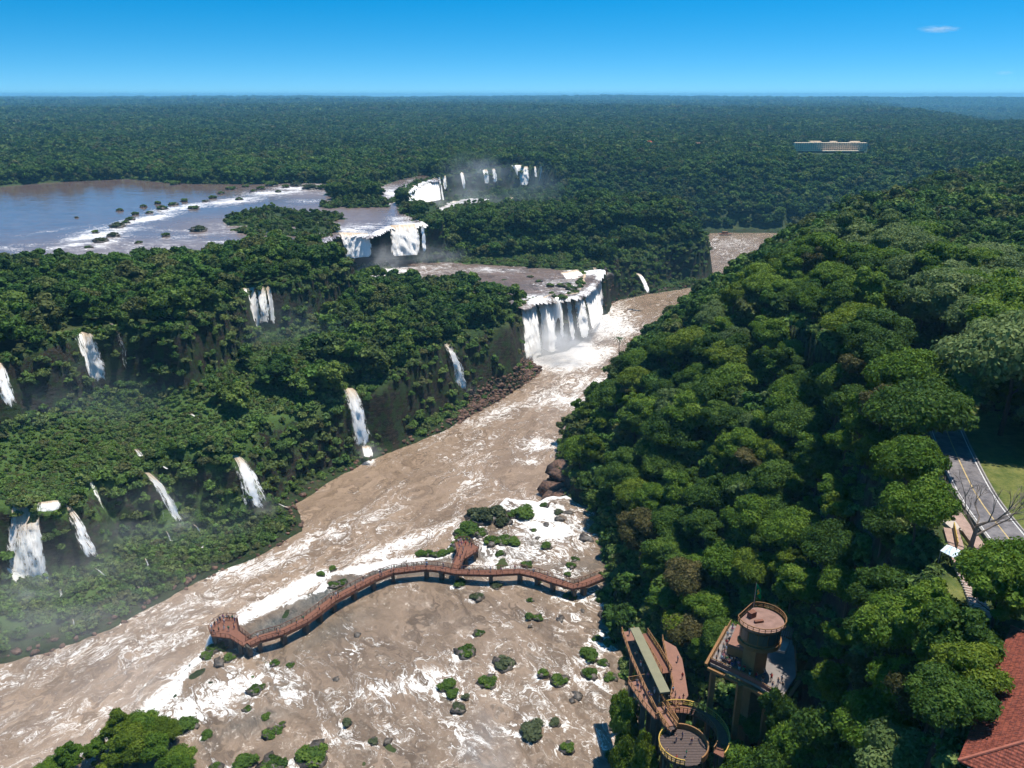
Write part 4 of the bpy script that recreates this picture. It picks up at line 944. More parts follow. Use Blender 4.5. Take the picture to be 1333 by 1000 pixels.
# --- the long walkway over the rapids
DZ = 15.4
wl = [(323,838),(337,831),(368,822),(397,808),(415,795),(433,781),(460,766),(485,753),(511,743),(555,738),(575,740),(595,744),(639,745),(677,743),(700,748),(720,755),(747,763),(760,760),(784,750)]
WP = [W3(a, b, DZ) for a, b in wl]
walk = empty('walkway', (WP[9][0], WP[9][1], 12), 0, 'long curved red-brown walkway on piers crossing the rapids', 'walkway')
def local(mb, root): mb.v = [(x - root.location.x, y - root.location.y, z - root.location.z) for x, y, z in mb.v]; return mb
dk = MB(); L, Rr_ = ribbon(dk, WP, 2.5, .28)
for i in range(len(WP) - 1):      # side girders
    for S in (L, Rr_): dk.bar(S[i] + Vector((0, 0, -.42)), S[i + 1] + Vector((0, 0, -.42)), .16, .5)
local(dk, walk).build('deck', m_deck, walk)
for S in (L, Rr_):
    r_ = MB(); railing(r_, S, 1.15, 1.5, .1); local(r_, walk).build('railing', m_rail, walk)
acc = 0
for i in range(len(WP) - 1):
    a, b = Vector(WP[i]), Vector(WP[i + 1]); n = max(1, round((b - a).length / 9))
    for k in range(n):
        p = a.lerp(b, k / n); d = (b - a).normalized(); q = MB()
        q.box((p.x, p.y, 12.9), (1.0, 1.6, 4.1), math.atan2(d.y, d.x)); q.box((p.x, p.y, 14.75), (.7, 2.9, .5), math.atan2(d.y, d.x))
        local(q, walk).build('pier', m_darkc, walk)
def platform(name, poly_px, z, label, m, cat='platform', railgap=(), th=.35, ground=12, rm=None, piers=True, railh=1.15):
    pts = [W(a, b, z) for a, b in poly_px]
    cx_, cy_ = np.mean([p[0] for p in pts]), np.mean([p[1] for p in pts])
    root = empty(name, (cx_, cy_, ground), 0, label, cat)
    q = MB(); q.prism(pts, z - th, z); local(q, root).build('deck', m, root)
    q = MB(); n = len(pts)
    for i in range(n):
        if i in railgap: continue
        railing(q, [(*pts[i], z), (*pts[(i + 1) % n], z)], railh, 1.4)
    local(q, root).build('railing', rm or m_rail, root)
    if piers:
        for i in range(n):
            p = (pts[i][0] * .8 + cx_ * .2, pts[i][1] * .8 + cy_ * .2); q = MB(); q.box((p[0], p[1], (z - th + ground - 1.2) / 2), (.8, .8, z - th - ground + 1.2)); local(q, root).build('pier', m_darkc, root)
    return root, pts
endp, EP = platform('viewing_platform', [(272,820),(275,828),(300,831),(316,841),(327,832),(312,820),(309,804),(291,803),(279,810)], DZ + .004, 'broad viewing platform at the left end of the walkway', m_deck, railgap=(3,))
spur = empty('walkway_spur', (*W(598, 730, 12), 12), 0, 'short side walkway leading from the long walkway to its small platform', 'walkway')
sp = [W3(593, 741, DZ - .01), W3(602, 720, DZ - .01)]; q = MB(); La, Lb = ribbon(q, sp, 2.4, .28); local(q, spur).build('deck', m_deck, spur)
for S in (La, Lb): q = MB(); railing(q, S, 1.15, 1.5); local(q, spur).build('railing', m_rail, spur)
midp, MP = platform('viewing_platform', [(592,708),(596,724),(607,727),(621,718),(624,712),(609,703),(598,703)], DZ + .006, 'small viewing platform at the end of the short side walkway', m_deck, railgap=(1,))
# --- lookout ramps, lower right
zb = 33.5
def strip_thing(name, label, px_pts, z, w, m, rails=(1, 1), cat='walkway', th=.4, rm=None, ground=22, posts=True):
    pts = [(*W(a, b, zz), zz) for (a, b), zz in zip(px_pts, z if isinstance(z, list) else [z] * len(px_pts))]
    root = empty(name, (pts[0][0], pts[0][1], ground), 0, label, cat)
    q = MB(); L, Rr_ = ribbon(q, pts, w, th); local(q, root).build('deck', m, root)
    for S, on in ((L, rails[0]), (Rr_, rails[1])):
        if on: q = MB(); railing(q, S, 1.15, 1.5, .11); local(q, root).build('railing', rm or m_ochre, root)
    if posts:
        for i in range(len(pts) - 1):
            a, b = Vector(pts[i]), Vector(pts[i + 1]); k = max(1, round((b - a).length / 8))
            for j in range(k):
                p = a.lerp(b, (j + .5) / k); g_ = gz(p.x, p.y); q = MB(); q.box((p.x, p.y, (p.z - th + g_ - 1) / 2), (.7, .7, max(1, p.z - th - g_ + 1))); local(q, root).build('post', m_darkc, root)
    return root, pts, L, Rr_
strip_thing('lookout_ramp', 'pinkish ramp with ochre rails running down the left of the long beige slab', [(817,822),(830,858),(846,893),(862,925),(874,945)], zb, 2.6, m_pink)
slab = empty('ramp_canopy', (*W(845, 860, zb), zb), 0, 'long narrow greenish-beige roof slab between the lookout ramps', 'canopy')
c0, c1 = W3(826, 817, zb + 3.0), W3(866, 901, zb + 3.0)
q = MB(); ribbon(q, [c0, c1], 1.9, .35); local(q, slab).build('roof', m_beige, slab)
for k in range(6):
    p = Vector(c0).lerp(Vector(c1), (k + .3) / 6); q = MB(); q.box((p.x, p.y, zb - 2.4), (.35, .35, 10.4)); local(q, slab).build('post', m_ochre, slab)
strip_thing('lookout_ramp', 'shaded ramp with ochre rails right of the long beige slab', [(837,825),(852,848),(868,876)], zb - .4, 2.0, m_deck, cat='walkway')
terr, TP = platform('terrace', [(817,888),(839,884),(848,898),(863,932),(853,936),(836,917)], zb + .008, 'pink paved terrace jutting left from the lookout ramp over the shrubs', m_pink, 'terrace', railgap=(1, 2), ground=24, rm=m_ochre)
strip_thing('lookout_ramp', 'narrow ramp with dark steps linking the terrace to the round deck', [(850,913),(862,930),(876,950)], zb - .2, 1.7, m_dplank)
yard, YP = platform('paved_yard', [(862,832),(880,842),(888,858),(892,880),(896,905),(884,924),(872,912),(876,893),(868,862)], zb - .6, 'pink paved yard dappled with tree shade right of the ramps', m_pink, 'yard', railgap=(0, 1, 2, 3, 4), ground=24, rm=m_ochre, piers=True)
# curved walk and round deck
cc = W(889, 972, zb - 1.5)
def arc_pts(c, r, a0, a1, n, z): return [(c[0] + r * math.cos(R(a0 + (a1 - a0) * i / n)), c[1] + r * math.sin(R(a0 + (a1 - a0) * i / n)), z) for i in range(n + 1)]
rd = empty('round_deck', (cc[0], cc[1], 24), 0, 'round deck of dark planks with a yellow rail at the bottom edge', 'deck')
q = MB(); q.prism([(p[0], p[1]) for p in arc_pts(cc, 4.3, 0, 360, 40, 0)[:-1]], zb - 1.9, zb - 1.5); local(q, rd).build('floor', m_dplank, rd)
q = MB()
for k in range(14):
    yy = -3.9 + k * .6; hw = math.sqrt(max(0, 4.25 ** 2 - yy * yy)); q.box((cc[0], cc[1] + yy, zb - 1.475), (2 * hw, .50, .05))
local(q, rd).build('planking', m_dplank, rd)
q = MB(); railing(q, arc_pts(cc, 4.25, 95, 262, 16, zb - 1.5), 1.15, 1.2, .13); local(q, rd).build('railing', m_yel, rd)
q = MB(); ar = arc_pts(cc, 4.3, -55, 90, 14, zb - 1.5)
for a, b in zip(ar[:-1], ar[1:]): q.bar(Vector(a) + Vector((0, 0, .45)), Vector(b) + Vector((0, 0, .45)), .25, 1.3)
local(q, rd).build('parapet', m_ochre, rd)
for k in range(6):
    p = arc_pts(cc, 3.2, k * 60, k * 60, 1, 0)[0]; q = MB(); q.tube((p[0], p[1], 15), (p[0], p[1], zb - 1.9), .3); local(q, rd).build('post', m_darkc, rd)
oc = (cc[0] + .6, cc[1] + 1.5)
_, _, LO, RO = strip_thing('curved_walkway', 'curved walkway with yellow outer rail wrapping round the round deck', [(0, 0)] * 2, zb, 1, m_pink, posts=False) if False else (0, 0, 0, 0)
cw = empty('curved_walkway', (oc[0], oc[1], 24), 0, 'curved walkway with yellow outer rail wrapping round the dark plank deck', 'walkway')
q = MB(); La, Lb = ribbon(q, arc_pts(oc, 6.6, 118, -42, 22, zb - .5), 2.0, .3); local(q, cw).build('deck', m_deck, cw)
q = MB(); railing(q, La, 1.15, 1.3, .13); local(q, cw).build('railing', m_yel, cw)
q = MB(); railing(q, Lb, 1.15, 1.3, .10); local(q, cw).build('railing', m_ochre, cw)
for k in range(7):
    p = arc_pts(oc, 6.6, 110 - k * 24, 0, 1, 0)[0]; q = MB(); q.box((p[0], p[1], 24.5), (.5, .5, 16)); local(q, cw).build('post', m_darkc, cw)
# --- lookout tower
TZ = 44.0
tc_ = W(991, 806, 55)
CAB = .93
tower = empty('lookout_tower', (tc_[0], tc_[1], 30), 0, 'ochre lookout tower with a round glazed cabin and flat brown roof', 'tower')
g_ = lambda x, y: (tc_[0] + x, tc_[1] + y)
def dshape(r, n=26, cut=-.62):
    out_ = []; r = r * CAB
    for k in range(n):
        a = 2 * PI * k / n; r = r; x, y = r * math.cos(a), r * .93 * math.sin(a)
        dpt = x * -.72 + y * .69
        lim = r * .70
        if dpt > lim: x += .72 * (dpt - lim); y -= .69 * (dpt - lim)
        out_.append(g_(x, y))
    return out_
q = MB(); q.prism(dshape(3.75), 51.2, 54.4); local(q, tower).build('cabin_wall', m_ochre, tower)
q = MB(); q.prism(dshape(4.15), 54.4, 54.8); local(q, tower).build('roof', simple('pinkish_roof_felt', (.22, .135, .108), .9, .1, .35, .9), tower)
q = MB(); q.prism(dshape(4.1), 50.6, 51.4); local(q, tower).build('cabin_sill', m_ochre, tower)
ds = dshape(3.79)
for k in range(0, 26, 2):
    a, b = ds[k], ds[(k + 1) % 26]; c_ = ds[(k + 2) % 26]
    q = MB()
    for s_, e_ in ((a, b), (b, c_)):
        s2_ = (s_[0] + (e_[0] - s_[0]) * (.12 if s_ == a else 0), s_[1] + (e_[1] - s_[1]) * (.12 if s_ == a else 0)); e2_ = (s_[0] + (e_[0] - s_[0]) * (.88 if e_ == c_ else 1), s_[1] + (e_[1] - s_[1]) * (.88 if e_ == c_ else 1))
        q.bar((*s2_, 52.9), (*e2_, 52.9), .08, 2.1)
    local(q, tower).build('window', m_glass, tower)
q = MB(); rg = [(x, y, 54.8) for x, y in dshape(4.45)]; railing(q, rg, .95, 1.4, .09, close=True); q.v = q.v; local(q, tower).build('railing', m_ochre, tower)
q = MB(); q.box((tc_[0] - .2, tc_[1] + .2, 38.5), (3.0, 2.8, 24.4), .5); local(q, tower).build('lift_shaft', simple('dark_ochre_wall', (.20, .12, .05), .8, .2, .25, .7), tower)
q = MB(); q.box((*g_(-1.4, .9), 55.35), (1.3, .9, 1.1), .5); q.box((*g_(-.6, -.6), 55.0), (1.6, .5, .4), .2); local(q, tower).build('roof_vent', m_deck, tower)
D0, D1_, D2, D3 = W(921, 862, TZ), W(984, 893, TZ), W(1030, 822, TZ), W(951, 813, TZ)
deckp = [W(924, 863, TZ), W(980, 889, TZ), W(1016, 911, TZ), W(1036, 880, TZ), W(1034, 845, TZ), W(1028, 822, TZ), W(951, 814, TZ)]
q = MB(); q.prism(deckp, TZ - .5, TZ); local(q, tower).build('deck', simple('worn_grey_deck', (.19, .165, .15), .85, .15, .2, .8), tower)
q = MB()
for i in (0, 1, 2, 6):
    a, b = deckp[i], deckp[(i + 1) % 7]; a3, b3 = Vector((*a, TZ - .75)), Vector((*b, TZ - .75)); d = (b3 - a3).normalized(); nrm = Vector((d.y, -d.x, 0)) * .7
    q.bar(a3 + nrm * (1 if i != 6 else 1), b3 + nrm, .5, .55)
local(q, tower).build('edge_beam', m_ochre, tower)
q = MB()
for i in (0, 1, 3, 6): railing(q, [(*deckp[i], TZ), (*deckp[(i + 1) % 7], TZ)], 1.2, 1.2, .1)
local(q, tower).build('deck_railing', m_ochre, tower)
q = MB()
for i in (0, 1): q.bar((*deckp[i], TZ + .55), (*deckp[i + 1], TZ + .55), .07, .8)
local(q, tower).build('rail_panel', simple('dull_red_panels', (.22, .085, .070), .7, .2, .2, 1.5), tower)
q = MB(); b0, b1, b2, b3 = W(948, 838, 47.6), W(971, 846, 47.6), W(978, 828, 47.6), W(960, 812, 47.6)
q.prism([b0, b1, b2, b3], 47.1, 47.6); local(q, tower).build('lower_roof', m_pink, tower)
q = MB(); q.bar((*b0, 46.3), (*b1, 46.3), .2, 1.6); q.bar((*b0, 46.3), (*b3, 46.3), .2, 1.6); local(q, tower).build('lower_wall', m_ochre, tower)
q = MB(); r0_, r1_, r2_, r3_ = W(1008, 846, 46.5), W(1022, 849, 46.5), W(1029, 834, 46.5), W(1016, 828, 46.5); q.prism([r0_, r1_, r2_, r3_], 46.1, 46.5); local(q, tower).build('side_roof', m_conc, tower)
q = MB()
s0, s1, s2_, s3 = W(1013, 826, 47.5), W(1029, 832, 47.5), W(1033, 818, 47.5), W(1017, 812, 47.5)
for k in range(7):
    u = k / 6; q.bar((*[s0[i] + (s1[i] - s0[i]) * u for i in (0, 1)], 47.5), (*[s3[i] + (s2_[i] - s3[i]) * u for i in (0, 1)], 47.5), .25, .3)
local(q, tower).build('pergola', m_deck, tower)
for a, b in ((963, 893), (930, 860), (1000, 900), (1024, 840)):
    p = W(a, b, TZ - 1); gg = gz(*p); q = MB(); q.box((p[0], p[1], (TZ - .6 + gg - 1) / 2), (.9, .9, TZ - .6 - gg + 1)); local(q, tower).build('support_column', m_ochre, tower)
fpole = W(981, 790, 54.8)
fl_ = empty('flagpole', (fpole[0], fpole[1], 54.8), 0, 'thin pole on the tower roof carrying a green flag', 'flagpole')
q = MB(); q.tube((0, 0, 0), (.1, .3, 4.8), .07, .05); q.build('pole', m_metal, fl_)
t = NT('green_flag_cloth'); uv = t.attr('uvw', 'Vector'); sx = t.node('ShaderNodeSeparateXYZ', {0: uv})
dia = t.math('ADD', t.math('MULTIPLY', t.math('ABSOLUTE', t.math('SUBTRACT', sx.outputs[0], .5)), 1.15), t.math('ABSOLUTE', t.math('SUBTRACT', sx.outputs[1], .5)))
rr2 = t.math('ADD', t.math('POWER', t.math('MULTIPLY', t.math('SUBTRACT', sx.outputs[0], .5), 1.43), 2.), t.math('POWER', t.math('SUBTRACT', sx.outputs[1], .5), 2.))
c = t.mix(t.math('LESS_THAN', dia, .40), (.0, .16, .05), (.75, .55, .02)); c = t.mix(t.math('LESS_THAN', rr2, .035), c, (.01, .03, .25))
m_flag = t.out(t.bsdf(c, .8, .1))
vs, fs, uvw = [], [], []
for i in range(13):
    for j in range(9):
        u, v = i / 12, j / 8
        droop = u * 1.5
        vs.append((.12 + u * 1.0 + .05 * math.sin(7 * u), .30 - .25 * math.sin(5 * u + 2 * v), 4.6 - v * 2.1 - droop * (1 - .2 * v))); uvw.append((u, v, 0))
for i in range(12):
    for j in range(8): a = i * 9 + j; fs.append((a, a + 1, a + 10, a + 9))
flg = mesh_obj('flag', vs, fs, m_flag, fl_, smooth=True, attrs={'uvw': uvw}); so = flg.modifiers.new('t', 'SOLIDIFY'); so.thickness = .02
# --- house with red tiled roof
A_, B_ = W(1316, 815, 80.5), W(1247, 990, 80.5)
A_, B_ = Vector((*A_, 80.5)), Vector((*B_, 80.5)); ax = (A_ - B_); Lr = ax.length; ax.normalize(); nr_ = Vector((ax.y, -ax.x, 0)).normalized()
house = empty('tiled_house', (B_.x, B_.y, 77), math.atan2(ax.y, ax.x), 'low building with a big red-brown tiled hip roof in the lower right corner', 'house')
Wd = 15.0; hh = 3.5
t = NT('red_roof_tiles'); p = t.node('ShaderNodeTexCoord').outputs['Object']
sx = t.node('ShaderNodeSeparateXYZ', {0: p})
tx = t.math('SINE', t.math('MULTIPLY', sx.outputs[0], 2 * PI / .32)); 
row = t.math('FRACT', t.math('MULTIPLY', sx.outputs[1], 1 / .42)); n = t.noise(p, 2.2, 6, .7); n3 = t.noise(t.scale(p, (3.1, 2.4, 1)), 1., 2, .8)
c = t.mix(t.rampf(n3, .35, .65), (.10, .026, .018), (.24, .066, .040)); c = t.mix(t.rampf(n, .55, .75), c, (.10, .045, .035)); c = t.mix(t.rampf(t.noise(p, .8, 6, .8), .66, .72), c, (.40, .33, .28))
c = t.mix(t.rampf(row, .0, .22, .55, 0.), c, (.05, .018, .014))
hgt = t.math('ADD', t.math('MULTIPLY', tx, .5), t.math('MULTIPLY', row, -.8))
m_tile = t.out(t.bsdf(c, .8, .2, hgt, .8, .06))
# local frame: x along the eave, -y towards the ridge
e = lambda x, y, z: (x, y, z)
rv = [e(0, 0, hh), e(Lr, 0, hh), e(Lr, -Wd, hh), e(0, -Wd, hh), e(7.0, -Wd / 2, hh + 3.4), e(Lr - 7.0, -Wd / 2, hh + 3.4)]
rf_ = [(1, 0, 4, 5), (2, 1, 5), (3, 2, 5, 4), (0, 3, 4)]
b = bmesh.new(); bv = [b.verts.new(v) for v in rv]; [b.faces.new([bv[i] for i in f]) for f in rf_]; bmesh.ops.recalc_face_normals(b, faces=b.faces[:])
me = bpy.data.meshes.new('roof'); b.to_mesh(me); b.free(); me.materials.append(m_tile); ro = bpy.data.objects.new('roof', me); C.objects.link(ro); ro.parent = house
so = ro.modifiers.new('t', 'SOLIDIFY'); so.thickness = .22; so.offset = -1
q = MB()
for a_, b_ in ((4, 5), (0, 4), (1, 5), (2, 5), (3, 4)): q.tube(Vector(rv[a_]) + Vector((0, 0, .02)), Vector(rv[b_]) + Vector((0, 0, .02)), .16, .16, 7)
q.build('ridge_tiles', simple('ridge_clay', (.30, .10, .065), .8, .2, .3, 2.), ro)
q = MB(); q.box((Lr / 2, -Wd / 2, hh / 2 - .3), (Lr - 1.6, Wd - 1.6, hh + .55)); q.build('wall', simple('cream_render', (.55, .50, .42), .85, .2, .1, .6), house)
for k in range(5):
    q = MB(); q.box((2.5 + k * (Lr - 5) / 4, -.76, 1.6), (1.3, .06, 1.2)); q.build('window', m_glass, house)
# --- road with markings
def smooth_line(pts, n=8):
    out_ = []; P_ = [Vector((a, b, 0)) for a, b in pts]
    for i in range(len(P_) - 1):
        p0, p1, p2, p3 = P_[max(0, i - 1)], P_[i], P_[i + 1], P_[min(len(P_) - 1, i + 2)]
        for k in range(n):
            u = k / n; out_.append(.5 * ((2 * p1) + (p2 - p0) * u + (2 * p0 - 5 * p1 + 4 * p2 - p3) * u * u + (3 * p1 - p0 - 3 * p2 + p3) * u ** 3))
    out_.append(P_[-1]); return out_
RC = smooth_line(ROAD, 10)
def offline(pts, off):
    out_ = []
    for i in range(len(pts)):
        d = pts[min(i + 1, len(pts) - 1)] - pts[max(i - 1, 0)]; d.normalize(); out_.append(pts[i] + Vector((d.y, -d.x, 0)) * off)
    return out_
def band(name, o0, o1, z0, z1, m, dash=None, kind='structure', parent=None):
    a, b = offline(RC, o0), offline(RC, o1); mb = MB(); acc = 0
    for i in range(len(RC) - 1):
        acc += (RC[i + 1] - RC[i]).length
        if dash and (acc % dash[0]) > dash[1]: continue
        q = [a[i], b[i], b[i + 1], a[i + 1]]
        vs = [(v.x, v.y, z0) for v in q] + [(v.x, v.y, z1) for v in q]
        mb.add(vs, [(3,2,1,0),(4,5,6,7),(0,1,5,4),(2,3,7,6),(1,2,6,5),(3,0,4,7)])
    o = mb.build(name, m, parent)
    if parent is None: tag(o, kind=kind)
    return o
t = NT('asphalt'); p = t.pos(); n = t.noise(p, .5, 6, .7); n2 = t.noise(p, 6, 3, .7)
m_asph = t.out(t.bsdf(t.mix(t.rampf(n, .3, .7), (.075, .070, .076), (.19, .175, .175)), .9, .2, n2, .2, .02))
ROADW = 3.0; zr = 77.30
road = band('road', -ROADW, ROADW, 76.5, zr, m_asph)
m_white = simple('white_road_paint', (.52, .51, .49), .7, .2, .3, 2.); m_yl = simple('yellow_road_paint', (.42, .31, .14), .7, .2, .3, 2.)
band('lane_line', -.10, .10, zr + .001, zr + .006, m_yl, None, parent=road)
band('edge_line', ROADW - .38, ROADW - .22, zr + .001, zr + .006, m_white, None, parent=road)
band('edge_line', -ROADW + .22, -ROADW + .38, zr + .001, zr + .006, m_white, None, parent=road)
m_kerb = simple('pale_kerb', (.24, .22, .20), .85, .2, .15, 1.5)
SIDE = 1   # photo-left side of the road
k1 = band('kerb', ROADW + .002, ROADW + .26, 76.5, zr + .13, m_kerb); k2 = band('kerb', -ROADW - .26, -ROADW - .002, 76.5, zr + .13, m_kerb)
m_path = simple('reddish_path', (.30, .21, .17), .9, .1, .3, .9)
def path_strip(name, px_pts, z, w, m, th=.5, steps=False):
    pts = smooth_line([W(a, b, z) for a, b in px_pts], 6); mb = MB(); ribbon(mb, [(v.x, v.y, z) for v in pts], w, th)
    return tag(mb.build(name, m), kind='structure')
side_sign = -1 if offline(RC, 4)[20].x > RC[20].x else 1
sw = band('pavement', side_sign * (ROADW + 1.3), side_sign * (ROADW + 3.1), 76.5, zr + .06, m_path)
path_strip('footpath', [(1238,688),(1244,708),(1252,735),(1264,760),(1274,788),(1282,806)], 77.32, 2.1, m_path)
path_strip('footpath', [(1234,684),(1250,684),(1266,692)], 77.34, 2.6, simple('pale_slabs', (.42, .36, .30), .9, .1, .2, 1.))
q = MB()
for k in range(16):
    u = k / 15; p = W(1255 + 22 * u, 742 + 52 * u, 77.36); q.box((p[0], p[1], 77.36), (2.3, .12, .08), -.5)
tag(q.build('path_steps', simple('step_edging', (.48, .42, .36), .9, .1, .2, 1.)), kind='structure')
# garden canopy beside the path
cp = W(1244, 722, 79)
cn = empty('garden_canopy', (cp[0], cp[1], 77), .5, 'pale blue-white fabric canopy beside the footpath', 'canopy')
vs = [(-1.3, -1.5, 2.2), (1.3, -1.5, 2.2), (1.3, 1.5, 2.2), (-1.3, 1.5, 2.2), (0, -1.5, 2.8), (0, 1.5, 2.8)]
o = mesh_obj('cloth', vs, [(0, 4, 5, 3), (4, 1, 2, 5)], simple('pale_blue_cloth', (.62, .72, .76), .8, .2, .05, 1.), cn); so = o.modifiers.new('t', 'SOLIDIFY'); so.thickness = .04
for a, b in ((-1.25, -1.45), (1.25, -1.45), (1.25, 1.45), (-1.25, 1.45)): q = MB(); q.tube((a, b, .2), (a, b, 2.2), .04); q.build('pole', m_metal, cn)
# yellow post by the path, low stone wall
q = MB(); a, b = W(1241, 686, 77.5), W(1246, 712, 77.5); q.bar((*a, 77.9), (*b, 77.9), .12, .9); tag(q.build('yellow_barrier', m_yel), 'low yellow barrier beside the footpath near the bare tree', 'barrier')
# --- bare tree
bt = empty('bare_tree', (*W(1262, 714, 77.2), 77.0), 0, 'leafless spreading tree standing at the roadside by the footpath', 'tree')
g = random.Random(5); tb, bb = MB(), MB()
tb.tube((0, 0, -.6), (.25, 0, 2.2), .42, .30, 10); tb.tube((.25, 0, 2.2), (.5, .2, 4.2), .30, .24, 10)
def grow(p, d, L, r, lv, mb):
    q_ = p + d * L; mb.tube(p, q_, r, r * .66, 6)
    if lv == 0: return
    for k in range(g.choice((2, 3)) if lv > 1 else 3):
        nd = (d + Vector((g.uniform(-.75, .75), g.uniform(-.75, .75), g.uniform(-.25, .5)))).normalized(); grow(q_, nd, L * g.uniform(.62, .86), r * .6, lv - 1, mb)
for a in (0, 1.2, 2.3, 3.3, 4.5, 5.4):
    grow(Vector((.3 + .1 * math.cos(a), .1, 2.2 + .35 * a)), Vector((math.cos(a) * .8 + .25, math.sin(a) * .8, .75)).normalized(), 2.9, .17, 4, bb)
m_bare = simple('grey_bark', (.20, .16, .13), .9, .1, .25, 2.)
tb.build('trunk', m_bare, bt); bb.build('branches', m_bare, bt)
# --- far hotel
H0, H1 = hit(1034, 199), hit(1127, 199); hzb = min(H0[2], H1[2]); Hm = (H0[1] + H1[1]) / 2; H0, H1 = WD(1034, 199, Hm), WD(1127, 199, Hm)
hd = Vector((H1[0] - H0[0], H1[1] - H0[1], 0)); HL = hd.length
hotel = empty('hotel', (H0[0], H0[1], hzb + 2), math.atan2(hd.y, hd.x), 'long low white hotel with rows of balconies far off in the forest', 'hotel')
m_hw = simple('white_hotel_frame', (.85, .66, .45), .8, .2, .1, .1); m_hd = simple('dark_brown_balcony_back', (.11, .085, .06), .7, .3, .1, .2)  # body is dark brown for contrast with the frame
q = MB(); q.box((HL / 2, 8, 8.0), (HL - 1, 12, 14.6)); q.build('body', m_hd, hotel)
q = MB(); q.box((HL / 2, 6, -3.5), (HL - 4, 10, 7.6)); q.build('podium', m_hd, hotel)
for k in range(5): q = MB(); q.box((HL / 2, 3.2, 1.5 + k * 3.5), (HL, 7.2, 1.5)); q.build('floor_slab', m_hw, hotel)
for k in range(34): q = MB(); q.box((k * (HL - .5) / 33 + .25, 3.0, 8), (1.1, 7.6, 15.2)); q.build('fin', m_hw, hotel)
q = MB(); q.box((HL * .3, 8, 17), (16, 8, 3.0)); q.box((HL * .55, 8, 17), (10, 8, 2.6)); q.box((HL * .85, 8, 17), (14, 8, 2.4)); q.build('roof_plant', m_hw, hotel)
q = MB(); q.box((HL * .62, -6, 1.2), (HL * .5, 6, 1.6)); q.build('terrace', m_hw, hotel)
# --- small far buildings
def cabin(px, py, z, w_, d_, h_, label, wallc, roofc, name='cabin'):
    x, y = W(px, py, z); r_ = empty(name, (x, y, z - 1), .2, label, 'building')
    q = MB(); q.box((0, 0, h_ / 2), (w_, d_, h_)); q.build('wall', simple('wall_paint_%d' % px, wallc, .8), r_)
    vs = [(-w_ / 2 - .5, -d_ / 2 - .5, h_), (w_ / 2 + .5, -d_ / 2 - .5, h_), (w_ / 2 + .5, d_ / 2 + .5, h_), (-w_ / 2 - .5, d_ / 2 + .5, h_), (-w_ / 2, 0, h_ + 2.2), (w_ / 2, 0, h_ + 2.2)]
    o = mesh_obj('roof', vs, [(0, 1, 5, 4), (2, 3, 4, 5), (1, 2, 5), (3, 0, 4)], simple('roof_paint_%d' % px, roofc, .8), r_)
    q = MB(); q.box((0, -d_ / 2 - .05, h_ * .45), (w_ * .3, .1, h_ * .5)); q.build('door', m_hd, r_)
hotel.scale = (1, 1, .78)
cabin(845, 188, 68, 6, 5, 4, 'tiny white building with a red roof above the distant trees', (.75, .72, .68), (.55, .10, .05))
cabin(908, 189, 68, 9, 5, 2.5, 'low reddish roofed building right of the tiny red-roofed one', (.45, .33, .26), (.26, .13, .08))
cabin(921, 289, 6, 7, 5, 3, 'thatched hut on the far bank beyond the wooded island', (.40, .34, .24), (.42, .36, .22))
dk_ = empty('landing_stage', (*W(944, 305, 1), 0), .1, 'reddish landing stage at the water edge on the far bank', 'jetty')
q = MB(); q.box((0, 0, 1.4), (13, 5, .5)); q.build('deck', m_deck, dk_)
q = MB(); q.box((0, 1.5, 2.6), (6, 3, 2)); q.build('shed', m_ochre, dk_)
for a in (-5, 0, 5): q = MB(); q.tube((a, -2, -2), (a, -2, 1.3), .3); q.build('pile', m_darkc, dk_)
# ------------------------------------------------------------------ rocks, islets, palm
m_rock = NT('brown_basalt'); t = m_rock; p = t.pos(); n = t.noise(t.scale(p, (1, 1, 2.2)), .7, 8, .7)
m_rock = t.out(t.bsdf(t.mix(t.rampf(n, .35, .68), (.045, .028, .020), (.20, .115, .080)), .85, .25, n, .8, .5))
t = NT('wet_dark_rock'); p = t.pos(); n = t.noise(p, 1.2, 7, .7)
m_wrock = t.out(t.bsdf(t.mix(t.rampf(n, .35, .68), (.030, .026, .022), (.12, .095, .072)), .45, .4, n, .7, .3))
def rock_geo(c, r, flat=.6, sub=ICO1, g=rng):
    v = sub[0] * (1 + .28 * g.normal(size=(len(sub[0]), 1)).clip(-1.2, 1.2)); a = g.uniform(0, 6.28); s = r * g.uniform(.7, 1.3, 3)
    v = v * s * np.array([1, 1, flat]); v = np.stack([v[:, 0] * math.cos(a) - v[:, 1] * math.sin(a), v[:, 0] * math.sin(a) + v[:, 1] * math.cos(a), v[:, 2]], 1)
    return v + np.array(c)
def merged_rocks(name, pts, m, sub=ICO1):
    vs, fs, n0 = [], [], 0
    for x, y, z, r in pts:
        vs.append(rock_geo((x, y, z), r, .65, sub)); fs.append(sub[1] + n0); n0 += len(sub[0])
    return mesh_obj(name, np.concatenate(vs), np.concatenate(fs), m)
bx_, by_ = cells(330, 480, 1.25, 20); q = sdf(bx_, by_, BOULDERS) > -1; bx_, by_ = bx_[q], by_[q]; bz_ = land(bx_, by_)[0]
lst = [(a, b, c + .1, rng.choice([.5, .8, 1.1, 1.7], p=[.4, .35, .18, .07])) for a, b, c in zip(bx_, by_, bz_) if -.8 < c < 9]
ex, ey = cells(150, 640, 2.2); em = land(ex, ey); sel = (em[1]['river'] < 1.2) & (em[1]['river'] > -3.2) & (em[1]['right'] < 2) & (em[1]['shelf'] < -1) & (rng.random(ex.shape) < .55)
lst += [(a, b, c, rng.uniform(.4, 1.3)) for a, b, c in zip(ex[sel], ey[sel], em[0][sel])]
tag(merged_rocks('boulders', lst, m_rock), 'reddish boulders strewn along the left shore', kind='stuff')
